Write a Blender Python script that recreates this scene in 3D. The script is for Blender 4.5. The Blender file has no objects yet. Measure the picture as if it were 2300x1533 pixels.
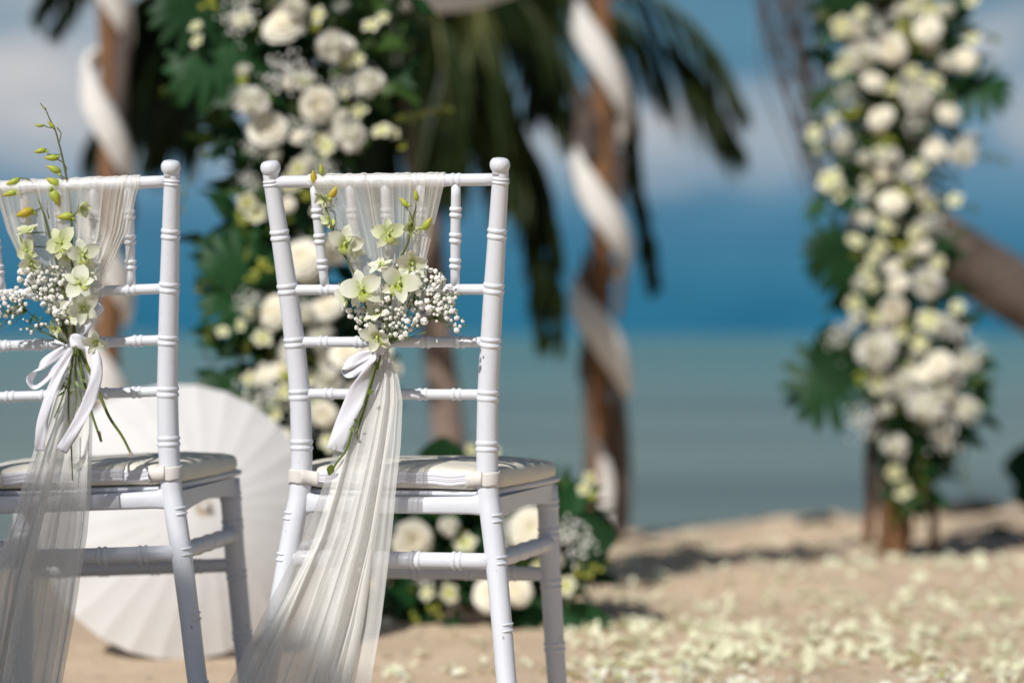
import bpy, math, random
import numpy as np
from mathutils import Vector, Matrix, noise as mnoise

R = math.radians
rnd = random.Random(11)
scene = bpy.context.scene
col = scene.collection

# ---------------------------------------------------------------- camera
CAMZ, FPX = 0.68, 5430.0
cam_d = bpy.data.cameras.new('camera')
cam = bpy.data.objects.new('camera', cam_d)
col.objects.link(cam)
cam.location = (0, 0, CAMZ)
cam.rotation_euler = (R(90), 0, 0)
cam_d.sensor_width = 36.0
cam_d.lens = 85.0
cam_d.shift_y = -16.5 / 2300
cam_d.clip_start = 0.05
cam_d.clip_end = 60000
cam_d.dof.use_dof = True
cam_d.dof.focus_distance = 3.58
cam_d.dof.aperture_fstop = 1.95
scene.camera = cam

# ---------------------------------------------------------------- light, sky, exposure
SUN_EL = R(43)
SUN_DIR = Vector((-0.54 * math.cos(SUN_EL), -0.842 * math.cos(SUN_EL), math.sin(SUN_EL))).normalized()
sun_d = bpy.data.lights.new('sun', 'SUN')
sun_d.energy = 5.0
sun_d.angle = R(0.53)
sun_d.color = (1.0, 0.965, 0.915)
sun = bpy.data.objects.new('sun', sun_d)
col.objects.link(sun)
sun.location = (-4, -6, 9)
sun.rotation_euler = SUN_DIR.to_track_quat('Z', 'Y').to_euler()

world = bpy.data.worlds.new('World')
scene.world = world
world.use_nodes = True
wn, wl = world.node_tree.nodes, world.node_tree.links
wn.clear()


def N(nt, typ, **kw):
    n = nt.nodes.new(typ)
    for k, v in kw.items():
        if k.startswith('i_'):
            key = k[2:]
            n.inputs[int(key) if key.isdigit() else key].default_value = v
        else:
            setattr(n, k, v)
    return n


def ramp(nt, stops, interp='LINEAR'):
    n = nt.nodes.new('ShaderNodeValToRGB')
    e = n.color_ramp.elements
    while len(e) < len(stops):
        e.new(0.5)
    for i, (p, c) in enumerate(stops):
        e[i].position = p
        e[i].color = (c[0], c[1], c[2], 1) if isinstance(c, tuple) else (c, c, c, 1)
    n.color_ramp.interpolation = interp
    return n


def build_world(nt):
    L = nt.links.new
    tc = N(nt, 'ShaderNodeTexCoord')
    sep = N(nt, 'ShaderNodeSeparateXYZ')
    L(tc.outputs['Generated'], sep.inputs[0])
    sky = N(nt, 'ShaderNodeTexSky', sky_type='NISHITA', sun_disc=False, sun_elevation=SUN_EL,
            sun_rotation=math.atan2(SUN_DIR.x, SUN_DIR.y))
    skys = N(nt, 'ShaderNodeMix', data_type='RGBA', blend_type='MULTIPLY', i_0=1.0)
    L(sky.outputs[0], skys.inputs[6])
    skys.inputs[7].default_value = (0.05, 0.05, 0.05, 1)
    # low band of rain-dark blue sky that the lens looks into
    zr = ramp(nt, [(0.0, (0.026, 0.190, 0.335)), (0.012, (0.036, 0.206, 0.350)), (0.04, (0.066, 0.238, 0.385)),
                   (0.07, (0.155, 0.322, 0.475)), (0.12, (0.125, 0.300, 0.44)), (0.25, (0.085, 0.19, 0.30)), (1.0, (0.085, 0.19, 0.30))])
    L(sep.outputs[2], zr.inputs[0])
    # clouds
    mp = N(nt, 'ShaderNodeMapping')
    mp.inputs['Scale'].default_value = (5.5, 5.5, 22.0)
    mp.inputs['Location'].default_value = (7.1, 3.4, 1.35)
    L(tc.outputs['Generated'], mp.inputs[0])
    no = N(nt, 'ShaderNodeTexNoise', i_Scale=1.0, i_Detail=4.0, i_Roughness=0.5)
    L(mp.outputs[0], no.inputs['Vector'])
    nr = ramp(nt, [(0.47, 0.0), (0.72, 1.0)], 'EASE')
    L(no.outputs[0], nr.inputs[0])
    hr = ramp(nt, [(0.052, 0.0), (0.085, 1.0), (0.14, 0.75), (0.5, 0.6)], 'EASE')
    L(sep.outputs[2], hr.inputs[0])
    mu = N(nt, 'ShaderNodeMath', operation='MULTIPLY')
    L(nr.outputs[0], mu.inputs[0]); L(hr.outputs[0], mu.inputs[1])
    # cloud banks low over the sea: (across, height, half width, half height, density) as slopes from the beach
    du = N(nt, 'ShaderNodeMath', operation='DIVIDE'); dv = N(nt, 'ShaderNodeMath', operation='DIVIDE')
    L(sep.outputs[0], du.inputs[0]); L(sep.outputs[1], du.inputs[1])
    L(sep.outputs[2], dv.inputs[0]); L(sep.outputs[1], dv.inputs[1])
    m4 = N(nt, 'ShaderNodeMapping')
    m4.inputs['Scale'].default_value = (16.0, 16.0, 46.0)
    L(tc.outputs['Generated'], m4.inputs[0])
    n4 = N(nt, 'ShaderNodeTexNoise', i_Scale=1.0, i_Detail=5.0, i_Roughness=0.55)
    L(m4.outputs[0], n4.inputs['Vector'])
    cur = mu.outputs[0]
    for cu, cvv, ru, rv, am in ((-.205, .100, .085, .036, 1.0), (-.185, .142, .09, .025, .55), (.095, .085, .060, .026, .48), (.215, .092, .022, .022, .55), (.05, .070, .05, .018, .30), (-.09, .085, .05, .03, .5), (-.33, .10, .08, .03, .8), (.36, .11, .10, .03, .6)):
        a = N(nt, 'ShaderNodeMath', operation='MULTIPLY_ADD', i_1=1 / ru, i_2=-cu / ru)
        L(du.outputs[0], a.inputs[0])
        b = N(nt, 'ShaderNodeMath', operation='MULTIPLY_ADD', i_1=1 / rv, i_2=-cvv / rv)
        L(dv.outputs[0], b.inputs[0])
        a2 = N(nt, 'ShaderNodeMath', operation='MULTIPLY'); L(a.outputs[0], a2.inputs[0]); L(a.outputs[0], a2.inputs[1])
        b2 = N(nt, 'ShaderNodeMath', operation='MULTIPLY_ADD'); L(b.outputs[0], b2.inputs[0]); L(b.outputs[0], b2.inputs[1]); L(a2.outputs[0], b2.inputs[2])
        e = N(nt, 'ShaderNodeMath', operation='MULTIPLY_ADD', i_1=1.6); L(n4.outputs[0], e.inputs[0]); e.inputs[2].default_value = -.8
        f = N(nt, 'ShaderNodeMath', operation='SUBTRACT'); L(b2.outputs[0], f.inputs[0]); L(e.outputs[0], f.inputs[1])
        mr = N(nt, 'ShaderNodeMapRange', interpolation_type='SMOOTHSTEP')
        mr.inputs['From Min'].default_value = 1.4; mr.inputs['From Max'].default_value = -.25
        mr.inputs['To Min'].default_value = 0; mr.inputs['To Max'].default_value = am
        L(f.outputs[0], mr.inputs[0])
        g = N(nt, 'ShaderNodeMath', operation='MAXIMUM'); L(cur, g.inputs[0]); L(mr.outputs[0], g.inputs[1])
        cur = g.outputs[0]
    mix = N(nt, 'ShaderNodeMix', data_type='RGBA')
    L(cur, mix.inputs[0])
    mo = ramp(nt, [(0.30, (0.86, 0.90, 0.92)), (0.70, (1.20, 1.10, 1.07))])
    L(n4.outputs[0], mo.inputs[0])
    mm = N(nt, 'ShaderNodeMix', data_type='RGBA', blend_type='MULTIPLY', i_0=1.0)
    L(zr.outputs[0], mm.inputs[6]); L(mo.outputs[0], mm.inputs[7])
    L(mm.outputs[2], mix.inputs[6])
    mix.inputs[7].default_value = (0.72, 0.71, 0.725, 1)
    up = ramp(nt, [(0.12, 0.0), (0.40, 1.0)], 'EASE')
    L(sep.outputs[2], up.inputs[0])
    fin = N(nt, 'ShaderNodeMix', data_type='RGBA')
    L(up.outputs[0], fin.inputs[0])
    L(mix.outputs[2], fin.inputs[6])
    L(skys.outputs[2], fin.inputs[7])
    bg = N(nt, 'ShaderNodeBackground')
    L(fin.outputs[2], bg.inputs[0])
    bg.inputs[1].default_value = 1.0
    out = N(nt, 'ShaderNodeOutputWorld')
    L(bg.outputs[0], out.inputs[0])


build_world(world.node_tree)

vs = scene.view_settings
vs.view_transform = 'Standard'
vs.look = 'None'
vs.exposure = -0.28
vs.gamma = 1.0
vs.use_curve_mapping = False
scene.render.engine = 'CYCLES'
scene.cycles.use_denoising = True
scene.cycles.max_bounces = 8
scene.cycles.transparent_max_bounces = 32
scene.cycles.caustics_reflective = False
scene.cycles.caustics_refractive = False


# ---------------------------------------------------------------- helpers
def P(px, py, d):
    """world point at distance d (metres along the view) seen at photo position px, py; used for laying out."""
    return Vector(((px - 1150) / FPX * d, d, CAMZ - (py - 750) / FPX * d))


def spline(pts, n):
    """Catmull-Rom through pts, n samples."""
    p = [Vector(q) for q in pts]
    if len(p) == 2:
        return [p[0].lerp(p[1], i / (n - 1)) for i in range(n)]
    p = [p[0] * 2 - p[1]] + p + [p[-1] * 2 - p[-2]]
    m = len(p) - 3
    out = []
    for i in range(n):
        u = i / (n - 1) * m
        k = min(int(u), m - 1)
        t = u - k
        a, b, c, d = p[k], p[k + 1], p[k + 2], p[k + 3]
        out.append(0.5 * ((2 * b) + (c - a) * t + (2 * a - 5 * b + 4 * c - d) * t * t + (3 * b - a - 3 * c + d) * t ** 3))
    return out


def lerps(table, x):
    """table [(x, a, b...)] -> interpolated tuple."""
    xs = [r[0] for r in table]
    return [float(np.interp(x, xs, [r[i] for r in table])) for i in range(1, len(table[0]))]


class MB:
    def __init__(self):
        self.v, self.f, self.t, self.uv = [], [], {}, None

    def add(self, verts, faces, tint=None):
        o = len(self.v)
        self.v.extend(tuple(q) for q in verts)
        self.f.extend(tuple(i + o for i in q) for q in faces)
        if tint is not None:
            for i, w in enumerate(tint):
                self.t[o + i] = w
        return self

    def tube(self, pts, rad, seg=12, cap=True, flat=None, tint=None):
        pts = [Vector(p) for p in pts]
        n = len(pts)
        if not hasattr(rad, '__len__'):
            rad = [rad] * n
        tan = []
        for i in range(n):
            a, b = pts[max(0, i - 1)], pts[min(n - 1, i + 1)]
            d = (b - a)
            tan.append(d.normalized() if d.length > 1e-9 else Vector((0, 0, 1)))
        ref = Vector((0, 1, 0)) if abs(tan[0].y) < 0.9 else Vector((1, 0, 0))
        x = (ref - tan[0] * ref.dot(tan[0])).normalized()
        V, F = [], []
        for i in range(n):
            x = (x - tan[i] * x.dot(tan[i])).normalized()
            y = tan[i].cross(x)
            for k in range(seg):
                a = 2 * math.pi * k / seg
                ry = 1.0 if flat is None else flat
                V.append(pts[i] + x * (math.cos(a) * rad[i]) + y * (math.sin(a) * rad[i] * ry))
        for i in range(n - 1):
            for k in range(seg):
                k2 = (k + 1) % seg
                F.append((i * seg + k, i * seg + k2, (i + 1) * seg + k2, (i + 1) * seg + k))
        if cap:
            F.append(tuple(range(seg - 1, -1, -1)))
            F.append(tuple((n - 1) * seg + k for k in range(seg)))
        self.add(V, F, None if tint is None else [tint] * len(V))
        return self

    def ball(self, c, r, nu=10, nv=8, axis=None, tint=None):
        """ellipsoid; r = (rx, ry, rz) in the frame of axis."""
        M = Matrix.Identity(3) if axis is None else Vector(axis).to_track_quat('Z', 'Y').to_matrix()
        c = Vector(c)
        V = [c + M @ Vector((0, 0, -r[2]))]
        for j in range(1, nv):
            t = -math.pi / 2 + math.pi * j / nv
            for i in range(nu):
                a = 2 * math.pi * i / nu
                V.append(c + M @ Vector((r[0] * math.cos(t) * math.cos(a), r[1] * math.cos(t) * math.sin(a), r[2] * math.sin(t))))
        V.append(c + M @ Vector((0, 0, r[2])))
        F = [(0, 1 + (i + 1) % nu, 1 + i) for i in range(nu)]
        for j in range(nv - 2):
            for i in range(nu):
                a, b = 1 + j * nu + i, 1 + j * nu + (i + 1) % nu
                F.append((a, b, b + nu, a + nu))
        o = 1 + (nv - 2) * nu
        F += [(o + i, o + (i + 1) % nu, len(V) - 1) for i in range(nu)]
        self.add(V, F, None if tint is None else [tint] * len(V))
        return self

    def grid(self, rows, tint=None, close=False):
        m, n = len(rows), len(rows[0])
        V = [q for r in rows for q in r]
        F = []
        for i in range(m - 1):
            for j in range(n - 1 + (1 if close else 0)):
                j2 = (j + 1) % n
                F.append((i * n + j, i * n + j2, (i + 1) * n + j2, (i + 1) * n + j))
        self.add(V, F, tint)
        return self

    def box(self, c, s, M=None, bev=0.0):
        c = Vector(c)
        V = []
        for z in (-1, 1):
            for y in (-1, 1):
                for x in (-1, 1):
                    q = Vector((x * s[0] / 2, y * s[1] / 2, z * s[2] / 2))
                    V.append(c + (M @ q if M else q))
        self.add(V, [(0, 2, 3, 1), (4, 5, 7, 6), (0, 1, 5, 4), (2, 6, 7, 3), (0, 4, 6, 2), (1, 3, 7, 5)])
        return self

    def mesh(self, name, m=None, smooth=True):
        me = bpy.data.meshes.new(name)
        me.from_pydata(self.v, [], self.f)
        if smooth:
            me.polygons.foreach_set('use_smooth', [True] * len(me.polygons))
        if self.t:
            at = me.attributes.new('tint', 'FLOAT', 'POINT')
            w = np.zeros(len(self.v), dtype=np.float32)
            for k, q in self.t.items():
                w[k] = q
            at.data.foreach_set('value', w)
        if self.uv is not None:
            lay = me.uv_layers.new(name='UVMap')
            vi = np.zeros(len(me.loops), dtype=np.int32)
            me.loops.foreach_get('vertex_index', vi)
            lay.data.foreach_set('uv', np.asarray(self.uv, dtype=np.float32)[vi].ravel())
        if m is not None:
            me.materials.append(m)
        me.update()
        return me

    def build(self, name, m, parent=None, smooth=True, solid=0.0, bevel=0.0, subd=0):
        o = bpy.data.objects.new(name, self.mesh(name, m, smooth))
        col.objects.link(o)
        if parent is not None:
            o.parent = parent
        if bevel:
            b = o.modifiers.new('bevel', 'BEVEL'); b.width = bevel; b.segments = 2; b.limit_method = 'ANGLE'
        if subd:
            b = o.modifiers.new('sub', 'SUBSURF'); b.levels = b.render_levels = subd
        if solid:
            s = o.modifiers.new('solid', 'SOLIDIFY'); s.thickness = solid; s.offset = 0
        return o


def inst(name, me, parent=None, mw=None, **props):
    o = bpy.data.objects.new(name, me)
    col.objects.link(o)
    if parent is not None:
        o.parent = parent
    if mw is not None:
        o.matrix_local = mw
    for k, v in props.items():
        o[k] = v
    return o


def tag(o, label=None, cat=None, group=None, kind=None):
    if label: o['label'] = label
    if cat: o['category'] = cat
    if group: o['group'] = group
    if kind: o['kind'] = kind
    return o


def empty(name, label, cat, loc=(0, 0, 0), rot=(0, 0, 0), group=None):
    o = bpy.data.objects.new(name, None)
    col.objects.link(o)
    o.empty_display_size = 0.05
    o.location = loc
    o.rotation_euler = rot
    return tag(o, label, cat, group)


def copy_tree(o, parent=None):
    c = o.copy()
    col.objects.link(c)
    if parent is not None:
        c.parent = parent
    for ch in list(o.children):
        copy_tree(ch, c)
    return c


def frame(loc, zdir, roll=0.0, s=1.0):
    z = Vector(zdir).normalized()
    up = Vector((0, 0, 1)) if abs(z.z) < 0.95 else Vector((0, 1, 0))
    x = up.cross(z).normalized()
    y = z.cross(x)
    c, sn = math.cos(roll), math.sin(roll)
    X, Y = x * c + y * sn, y * c - x * sn
    M = Matrix(((X.x, Y.x, z.x, 0), (X.y, Y.y, z.y, 0), (X.z, Y.z, z.z, 0), (0, 0, 0, 1)))
    return Matrix.Translation(loc) @ M @ Matrix.Diagonal((s, s, s, 1))


# ---------------------------------------------------------------- materials
def mat(name, c1, c2=None, rough=0.5, scale=20.0, stretch=(1, 1, 1), bump=0.0, bscale=60.0, trans=0.0, tint=None,
        spec=0.5, coat=0.0, speck=None, detail=4.0, perobj=0.0):
    m = bpy.data.materials.new(name)
    m.use_nodes = True
    nt = m.node_tree
    L = nt.links.new
    nt.nodes.clear()
    out = N(nt, 'ShaderNodeOutputMaterial')
    b = N(nt, 'ShaderNodeBsdfPrincipled')
    b.inputs['Roughness'].default_value = rough
    b.inputs['Specular IOR Level'].default_value = spec
    b.inputs['Coat Weight'].default_value = coat
    tc = N(nt, 'ShaderNodeTexCoord')
    mp = N(nt, 'ShaderNodeMapping')
    mp.inputs['Scale'].default_value = stretch
    L(tc.outputs['Object'], mp.inputs[0])
    no = N(nt, 'ShaderNodeTexNoise', i_Scale=scale, i_Detail=detail, i_Roughness=0.6)
    L(mp.outputs[0], no.inputs['Vector'])
    c2 = c2 or tuple(x * 0.85 for x in c1)
    rp = ramp(nt, [(0.3, c1), (0.7, c2)])
    L(no.outputs[0], rp.inputs[0])
    cur = rp.outputs[0]
    if tint is not None:
        at = N(nt, 'ShaderNodeAttribute', attribute_name='tint')
        mx = N(nt, 'ShaderNodeMix', data_type='RGBA')
        L(at.outputs['Fac'], mx.inputs[0]); L(cur, mx.inputs[6])
        mx.inputs[7].default_value = (*tint, 1)
        cur = mx.outputs[2]
    if speck is not None:
        n2 = N(nt, 'ShaderNodeTexNoise', i_Scale=speck[1], i_Detail=2.0)
        m2 = N(nt, 'ShaderNodeMapping')
        m2.inputs['Scale'].default_value = (1, 1, speck[2])
        L(tc.outputs['Object'], m2.inputs[0]); L(m2.outputs[0], n2.inputs['Vector'])
        r2 = ramp(nt, [(speck[3], 0.0), (speck[3] + 0.03, 1.0)])
        L(n2.outputs[0], r2.inputs[0])
        mx = N(nt, 'ShaderNodeMix', data_type='RGBA')
        L(r2.outputs[0], mx.inputs[0]); L(cur, mx.inputs[6])
        mx.inputs[7].default_value = (*speck[0], 1)
        cur = mx.outputs[2]
    if perobj:
        oi = N(nt, 'ShaderNodeObjectInfo')
        hs = N(nt, 'ShaderNodeHueSaturation')
        mr = N(nt, 'ShaderNodeMapRange')
        mr.inputs['To Min'].default_value = 1 - perobj
        mr.inputs['To Max'].default_value = 1 + perobj
        L(oi.outputs['Random'], mr.inputs[0]); L(mr.outputs[0], hs.inputs['Value'])
        L(cur, hs.inputs['Color'])
        cur = hs.outputs[0]
    L(cur, b.inputs['Base Color'])
    if bump:
        n3 = N(nt, 'ShaderNodeTexNoise', i_Scale=bscale, i_Detail=6.0, i_Roughness=0.65)
        L(mp.outputs[0], n3.inputs['Vector'])
        bp = N(nt, 'ShaderNodeBump', i_Strength=1.0, i_Distance=bump)
        L(n3.outputs[0], bp.inputs['Height'])
        L(bp.outputs[0], b.inputs['Normal'])
    if trans:
        t = N(nt, 'ShaderNodeBsdfTranslucent')
        L(cur, t.inputs[0])
        ms = N(nt, 'ShaderNodeMixShader', i_0=trans)
        L(b.outputs[0], ms.inputs[1]); L(t.outputs[0], ms.inputs[2])
        L(ms.outputs[0], out.inputs[0])
    else:
        L(b.outputs[0], out.inputs[0])
    return m


def mat_tulle(name, c, a):
    """sheer net: the share of light a layer lets through falls as it turns edge-on."""
    m = bpy.data.materials.new(name)
    m.use_nodes = True
    nt = m.node_tree
    L = nt.links.new
    nt.nodes.clear()
    out = N(nt, 'ShaderNodeOutputMaterial')
    uv = N(nt, 'ShaderNodeUVMap')
    mp = N(nt, 'ShaderNodeMapping')
    mp.inputs['Scale'].default_value = (110, 5, 1)
    L(uv.outputs[0], mp.inputs[0])
    no = N(nt, 'ShaderNodeTexNoise', i_Scale=1.0, i_Detail=4.0, i_Roughness=0.7)
    L(mp.outputs[0], no.inputs['Vector'])
    m2 = N(nt, 'ShaderNodeMapping')
    m2.inputs['Scale'].default_value = (260, 260, 1)
    L(uv.outputs[0], m2.inputs[0])
    n2 = N(nt, 'ShaderNodeTexNoise', i_Scale=1.0, i_Detail=2.0)
    L(m2.outputs[0], n2.inputs['Vector'])
    s = N(nt, 'ShaderNodeMath', operation='MULTIPLY_ADD', i_1=0.55)
    L(no.outputs[0], s.inputs[0])
    s2 = N(nt, 'ShaderNodeMath', operation='MULTIPLY', i_1=0.45)
    L(n2.outputs[0], s2.inputs[0]); L(s2.outputs[0], s.inputs[2])
    tr = N(nt, 'ShaderNodeMapRange')   # transmission of one layer face-on
    tr.inputs['From Min'].default_value = 0.3
    tr.inputs['From Max'].default_value = 0.7
    tr.inputs['To Min'].default_value = min(0.95, 1 - a + 0.09)
    tr.inputs['To Max'].default_value = max(0.05, 1 - a - 0.10)
    L(s.outputs[0], tr.inputs[0])
    lw = N(nt, 'ShaderNodeLayerWeight', i_Blend=0.5)
    cs = N(nt, 'ShaderNodeMath', operation='SUBTRACT', i_0=1.0)
    L(lw.outputs['Facing'], cs.inputs[1])
    mxx = N(nt, 'ShaderNodeMath', operation='MAXIMUM', i_1=0.12)
    L(cs.outputs[0], mxx.inputs[0])
    dv = N(nt, 'ShaderNodeMath', operation='DIVIDE', i_0=1.0)
    L(mxx.outputs[0], dv.inputs[1])
    pw = N(nt, 'ShaderNodeMath', operation='POWER')
    L(tr.outputs[0], pw.inputs[0]); L(dv.outputs[0], pw.inputs[1])
    df = N(nt, 'ShaderNodeBsdfDiffuse'); df.inputs[0].default_value = (*c, 1)
    tl = N(nt, 'ShaderNodeBsdfTranslucent'); tl.inputs[0].default_value = (*c, 1)
    gl = N(nt, 'ShaderNodeBsdfGlossy', i_Roughness=0.45); gl.inputs[0].default_value = (0.9, 0.88, 0.84, 1)
    a1 = N(nt, 'ShaderNodeMixShader', i_0=0.32)
    L(df.outputs[0], a1.inputs[1]); L(tl.outputs[0], a1.inputs[2])
    a2 = N(nt, 'ShaderNodeMixShader', i_0=0.08)
    L(a1.outputs[0], a2.inputs[1]); L(gl.outputs[0], a2.inputs[2])
    tp = N(nt, 'ShaderNodeBsdfTransparent')
    f = N(nt, 'ShaderNodeMixShader')
    L(pw.outputs[0], f.inputs[0]); L(a2.outputs[0], f.inputs[1]); L(tp.outputs[0], f.inputs[2])
    L(f.outputs[0], out.inputs[0])
    return m


M_white = mat('white_plastic', (0.73, 0.755, 0.82), (0.70, 0.725, 0.79), rough=0.36, scale=6, bump=0.0004, bscale=90,
              speck=((0.45, 0.42, 0.40), 120.0, 0.30, 0.725))
M_cush = mat('cream_cushion', (0.80, 0.76, 0.66), (0.76, 0.72, 0.62), rough=0.42, scale=14, bump=0.004, bscale=16)
M_zip = mat('white_zip', (0.80, 0.80, 0.86), (0.74, 0.74, 0.82), rough=0.55, scale=300, bump=0.0006, bscale=500)
M_strap = mat('cotton_strap', (0.80, 0.77, 0.74), (0.72, 0.69, 0.66), rough=0.8, scale=260, bump=0.001, bscale=700)
M_tulle = mat_tulle('cream_tulle', (0.92, 0.89, 0.83), 0.36)
M_tulle_tail = mat_tulle('cream_tulle_tail', (0.95, 0.94, 0.915), 0.56)
M_satin = mat('white_satin', (0.83, 0.83, 0.90), (0.80, 0.80, 0.88), rough=0.24, scale=40, bump=0.0006, bscale=60, trans=0.12, spec=0.7)
M_orchid = mat('orchid_petal', (0.93, 0.94, 0.82), (0.90, 0.92, 0.74), rough=0.55, scale=60, trans=0.28, tint=(0.50, 0.60, 0.08), bump=0.0006, bscale=120, spec=0.3)
M_lip = mat('orchid_lip', (0.66, 0.74, 0.22), (0.74, 0.78, 0.36), rough=0.55, scale=90, trans=0.22, tint=(0.42, 0.52, 0.03), bump=0.0006, bscale=200, spec=0.3)
M_bud = mat('orchid_bud', (0.36, 0.46, 0.05), (0.48, 0.54, 0.09), rough=0.45, scale=50, trans=0.12, tint=(0.55, 0.36, 0.02), spec=0.4)
M_stem = mat('green_stem', (0.085, 0.15, 0.022), (0.16, 0.20, 0.035), rough=0.5, scale=70)
M_stemd = mat('dark_stem', (0.11, 0.10, 0.035), (0.10, 0.14, 0.03), rough=0.5, scale=60)
M_gyp = mat('babys_breath_white', (0.97, 0.965, 0.92), (0.94, 0.93, 0.88), rough=0.8, scale=120, trans=0.06, spec=0.2)
M_rose = mat('cream_rose', (0.94, 0.92, 0.84), (0.92, 0.89, 0.79), rough=0.6, scale=5, trans=0.2, tint=(0.88, 0.79, 0.53), spec=0.2, perobj=.04)
M_mum = mat('white_mum', (0.92, 0.90, 0.86), (0.88, 0.86, 0.82), rough=0.65, scale=5, trans=0.22, tint=(0.74, 0.76, 0.48), spec=0.2)
M_smallfl = mat('small_cream_flower', (0.90, 0.87, 0.77), (0.86, 0.84, 0.70), rough=0.6, scale=8, trans=0.25, tint=(0.60, 0.62, 0.12), spec=0.2)
M_yel = mat('yellow_green_bud', (0.52, 0.52, 0.07), (0.40, 0.46, 0.08), rough=0.5, scale=8, trans=0.25)
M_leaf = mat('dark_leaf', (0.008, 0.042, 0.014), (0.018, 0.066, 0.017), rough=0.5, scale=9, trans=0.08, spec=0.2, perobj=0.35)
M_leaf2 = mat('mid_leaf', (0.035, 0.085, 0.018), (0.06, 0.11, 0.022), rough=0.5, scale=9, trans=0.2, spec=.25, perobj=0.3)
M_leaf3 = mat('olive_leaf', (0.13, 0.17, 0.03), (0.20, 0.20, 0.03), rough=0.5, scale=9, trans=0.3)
M_frond = mat('palm_leaflet', (0.012, 0.026, 0.008), (0.030, 0.046, 0.012), rough=0.5, scale=3, trans=0.08, spec=0.2)
M_frondy = mat('yellowing_leaflet', (0.08, 0.085, 0.018), (0.05, 0.07, 0.016), rough=0.45, scale=3, trans=0.15, spec=0.4)
M_rachis = mat('palm_rachis', (0.16, 0.15, 0.035), (0.10, 0.11, 0.03), rough=0.5, scale=5)
M_trunk = mat('palm_bark', (0.36, 0.27, 0.22), (0.22, 0.16, 0.13), rough=0.9, scale=7, stretch=(1, 1, 3), bump=0.03, bscale=12)
M_trunkd = mat('dark_palm_bark', (0.23, 0.175, 0.145), (0.075, 0.06, 0.052), rough=0.9, scale=5, stretch=(1.6, 1.6, 1.6), bump=0.04, bscale=10)
M_pole = mat('rough_timber', (0.34, 0.17, 0.075), (0.17, 0.085, 0.045), rough=0.85, scale=9, stretch=(4, 4, 0.7), bump=0.02, bscale=14)
M_bark = mat('weathered_bark', (0.20, 0.16, 0.13), (0.10, 0.07, 0.055), rough=0.95, scale=10, stretch=(4, 4, 0.5), bump=0.02, bscale=14)
M_wrap = mat('white_cloth', (0.90, 0.88, 0.85), (0.86, 0.84, 0.81), rough=0.8, scale=14, bump=0.012, bscale=14, trans=0.15)
M_paper = mat('white_paper', (0.84, 0.83, 0.825), (0.80, 0.79, 0.785), rough=0.85, scale=9, trans=0.16, bump=0.002, bscale=30, perobj=0.012)
M_bamboo = mat('pale_bamboo', (0.56, 0.46, 0.33), (0.48, 0.38, 0.26), rough=0.6, scale=20)
M_petal = mat('fallen_petal', (0.92, 0.90, 0.83), (0.86, 0.85, 0.70), rough=0.6, scale=40, trans=0.25, tint=(0.60, 0.64, 0.12), perobj=0.10)
M_rock = mat('dark_wrack', (0.07, 0.055, 0.045), (0.03, 0.025, 0.02), rough=0.9, scale=20, bump=0.03, bscale=20)
M_twig = mat('dry_twig', (0.12, 0.09, 0.075), (0.07, 0.055, 0.05), rough=0.9, scale=15)


# ---------------------------------------------------------------- terrain
rng = np.random.default_rng(5)
LAT = rng.random((128, 128))


def vnoise(x, y):
    xi, yi = np.floor(x).astype(int), np.floor(y).astype(int)
    fx, fy = x - xi, y - yi
    fx, fy = fx * fx * (3 - 2 * fx), fy * fy * (3 - 2 * fy)
    g = lambda a, b: LAT[a % 128, b % 128]
    return (g(xi, yi) * (1 - fx) + g(xi + 1, yi) * fx) * (1 - fy) + (g(xi, yi + 1) * (1 - fx) + g(xi + 1, yi + 1) * fx) * fy


def ground_h(x, y):
    x, y = np.asarray(x, float), np.asarray(y, float)
    s = ((x - 0.54) * -1.4 + (y - 9.9) * 1.86) / 2.328
    t = np.clip((s + 2.4) / 2.7, 0, 1)
    h = -0.13 * t * t * (3 - 2 * t)
    h = h - np.where(s > 0.15, (s - 0.15) * 0.22, 0)
    h = np.maximum(h, -2.5)
    amp = np.clip((y - 4.0) / 3.0, 0.15, 1.0) * np.clip(1.2 - s * 0.5, 0, 1)
    h = h + amp * (0.040 * (vnoise(x * 1.6 + 3, y * 1.6) - .5) + 0.034 * (vnoise(x * 4.4, y * 4.4 + 7) - .5) + 0.020 * (vnoise(x * 11, y * 11) - .5))
    return h


def gz(x, y):
    return float(ground_h(np.array([x]), np.array([y]))[0])


def axis_nodes(lo, a, b, hi, step):
    mid = np.arange(a, b, step)
    left, right = [], []
    s, q = step, a
    while q > lo:
        s *= 1.35; q -= s; left.append(q)
    s, q = step, mid[-1]
    while q < hi:
        s *= 1.35; q += s; right.append(q)
    return np.concatenate([left[::-1], mid, right])


gx = axis_nodes(-70, -2.2, 3.4, 70, 0.028)
gy = axis_nodes(-50, 3.2, 12.0, 40, 0.032)
X, Y = np.meshgrid(gx, gy)
Z = ground_h(X, Y)
nx, ny = len(gx), len(gy)
mb = MB()
mb.v = list(zip(X.ravel().tolist(), Y.ravel().tolist(), Z.ravel().tolist()))
idx = np.arange(nx * ny).reshape(ny, nx)
mb.f = list(zip(idx[:-1, :-1].ravel().tolist(), idx[:-1, 1:].ravel().tolist(), idx[1:, 1:].ravel().tolist(), idx[1:, :-1].ravel().tolist()))
M_sand = mat('sand', (0.75, 0.59, 0.425), (0.63, 0.485, 0.345), rough=0.95, scale=3.5, bump=0.012, bscale=45, spec=0.15,
             speck=((0.30, 0.21, 0.14), 30.0, 1.0, 0.66), detail=8.0)
sand = mb.build('sand', M_sand)
tag(sand, kind='structure')


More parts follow.
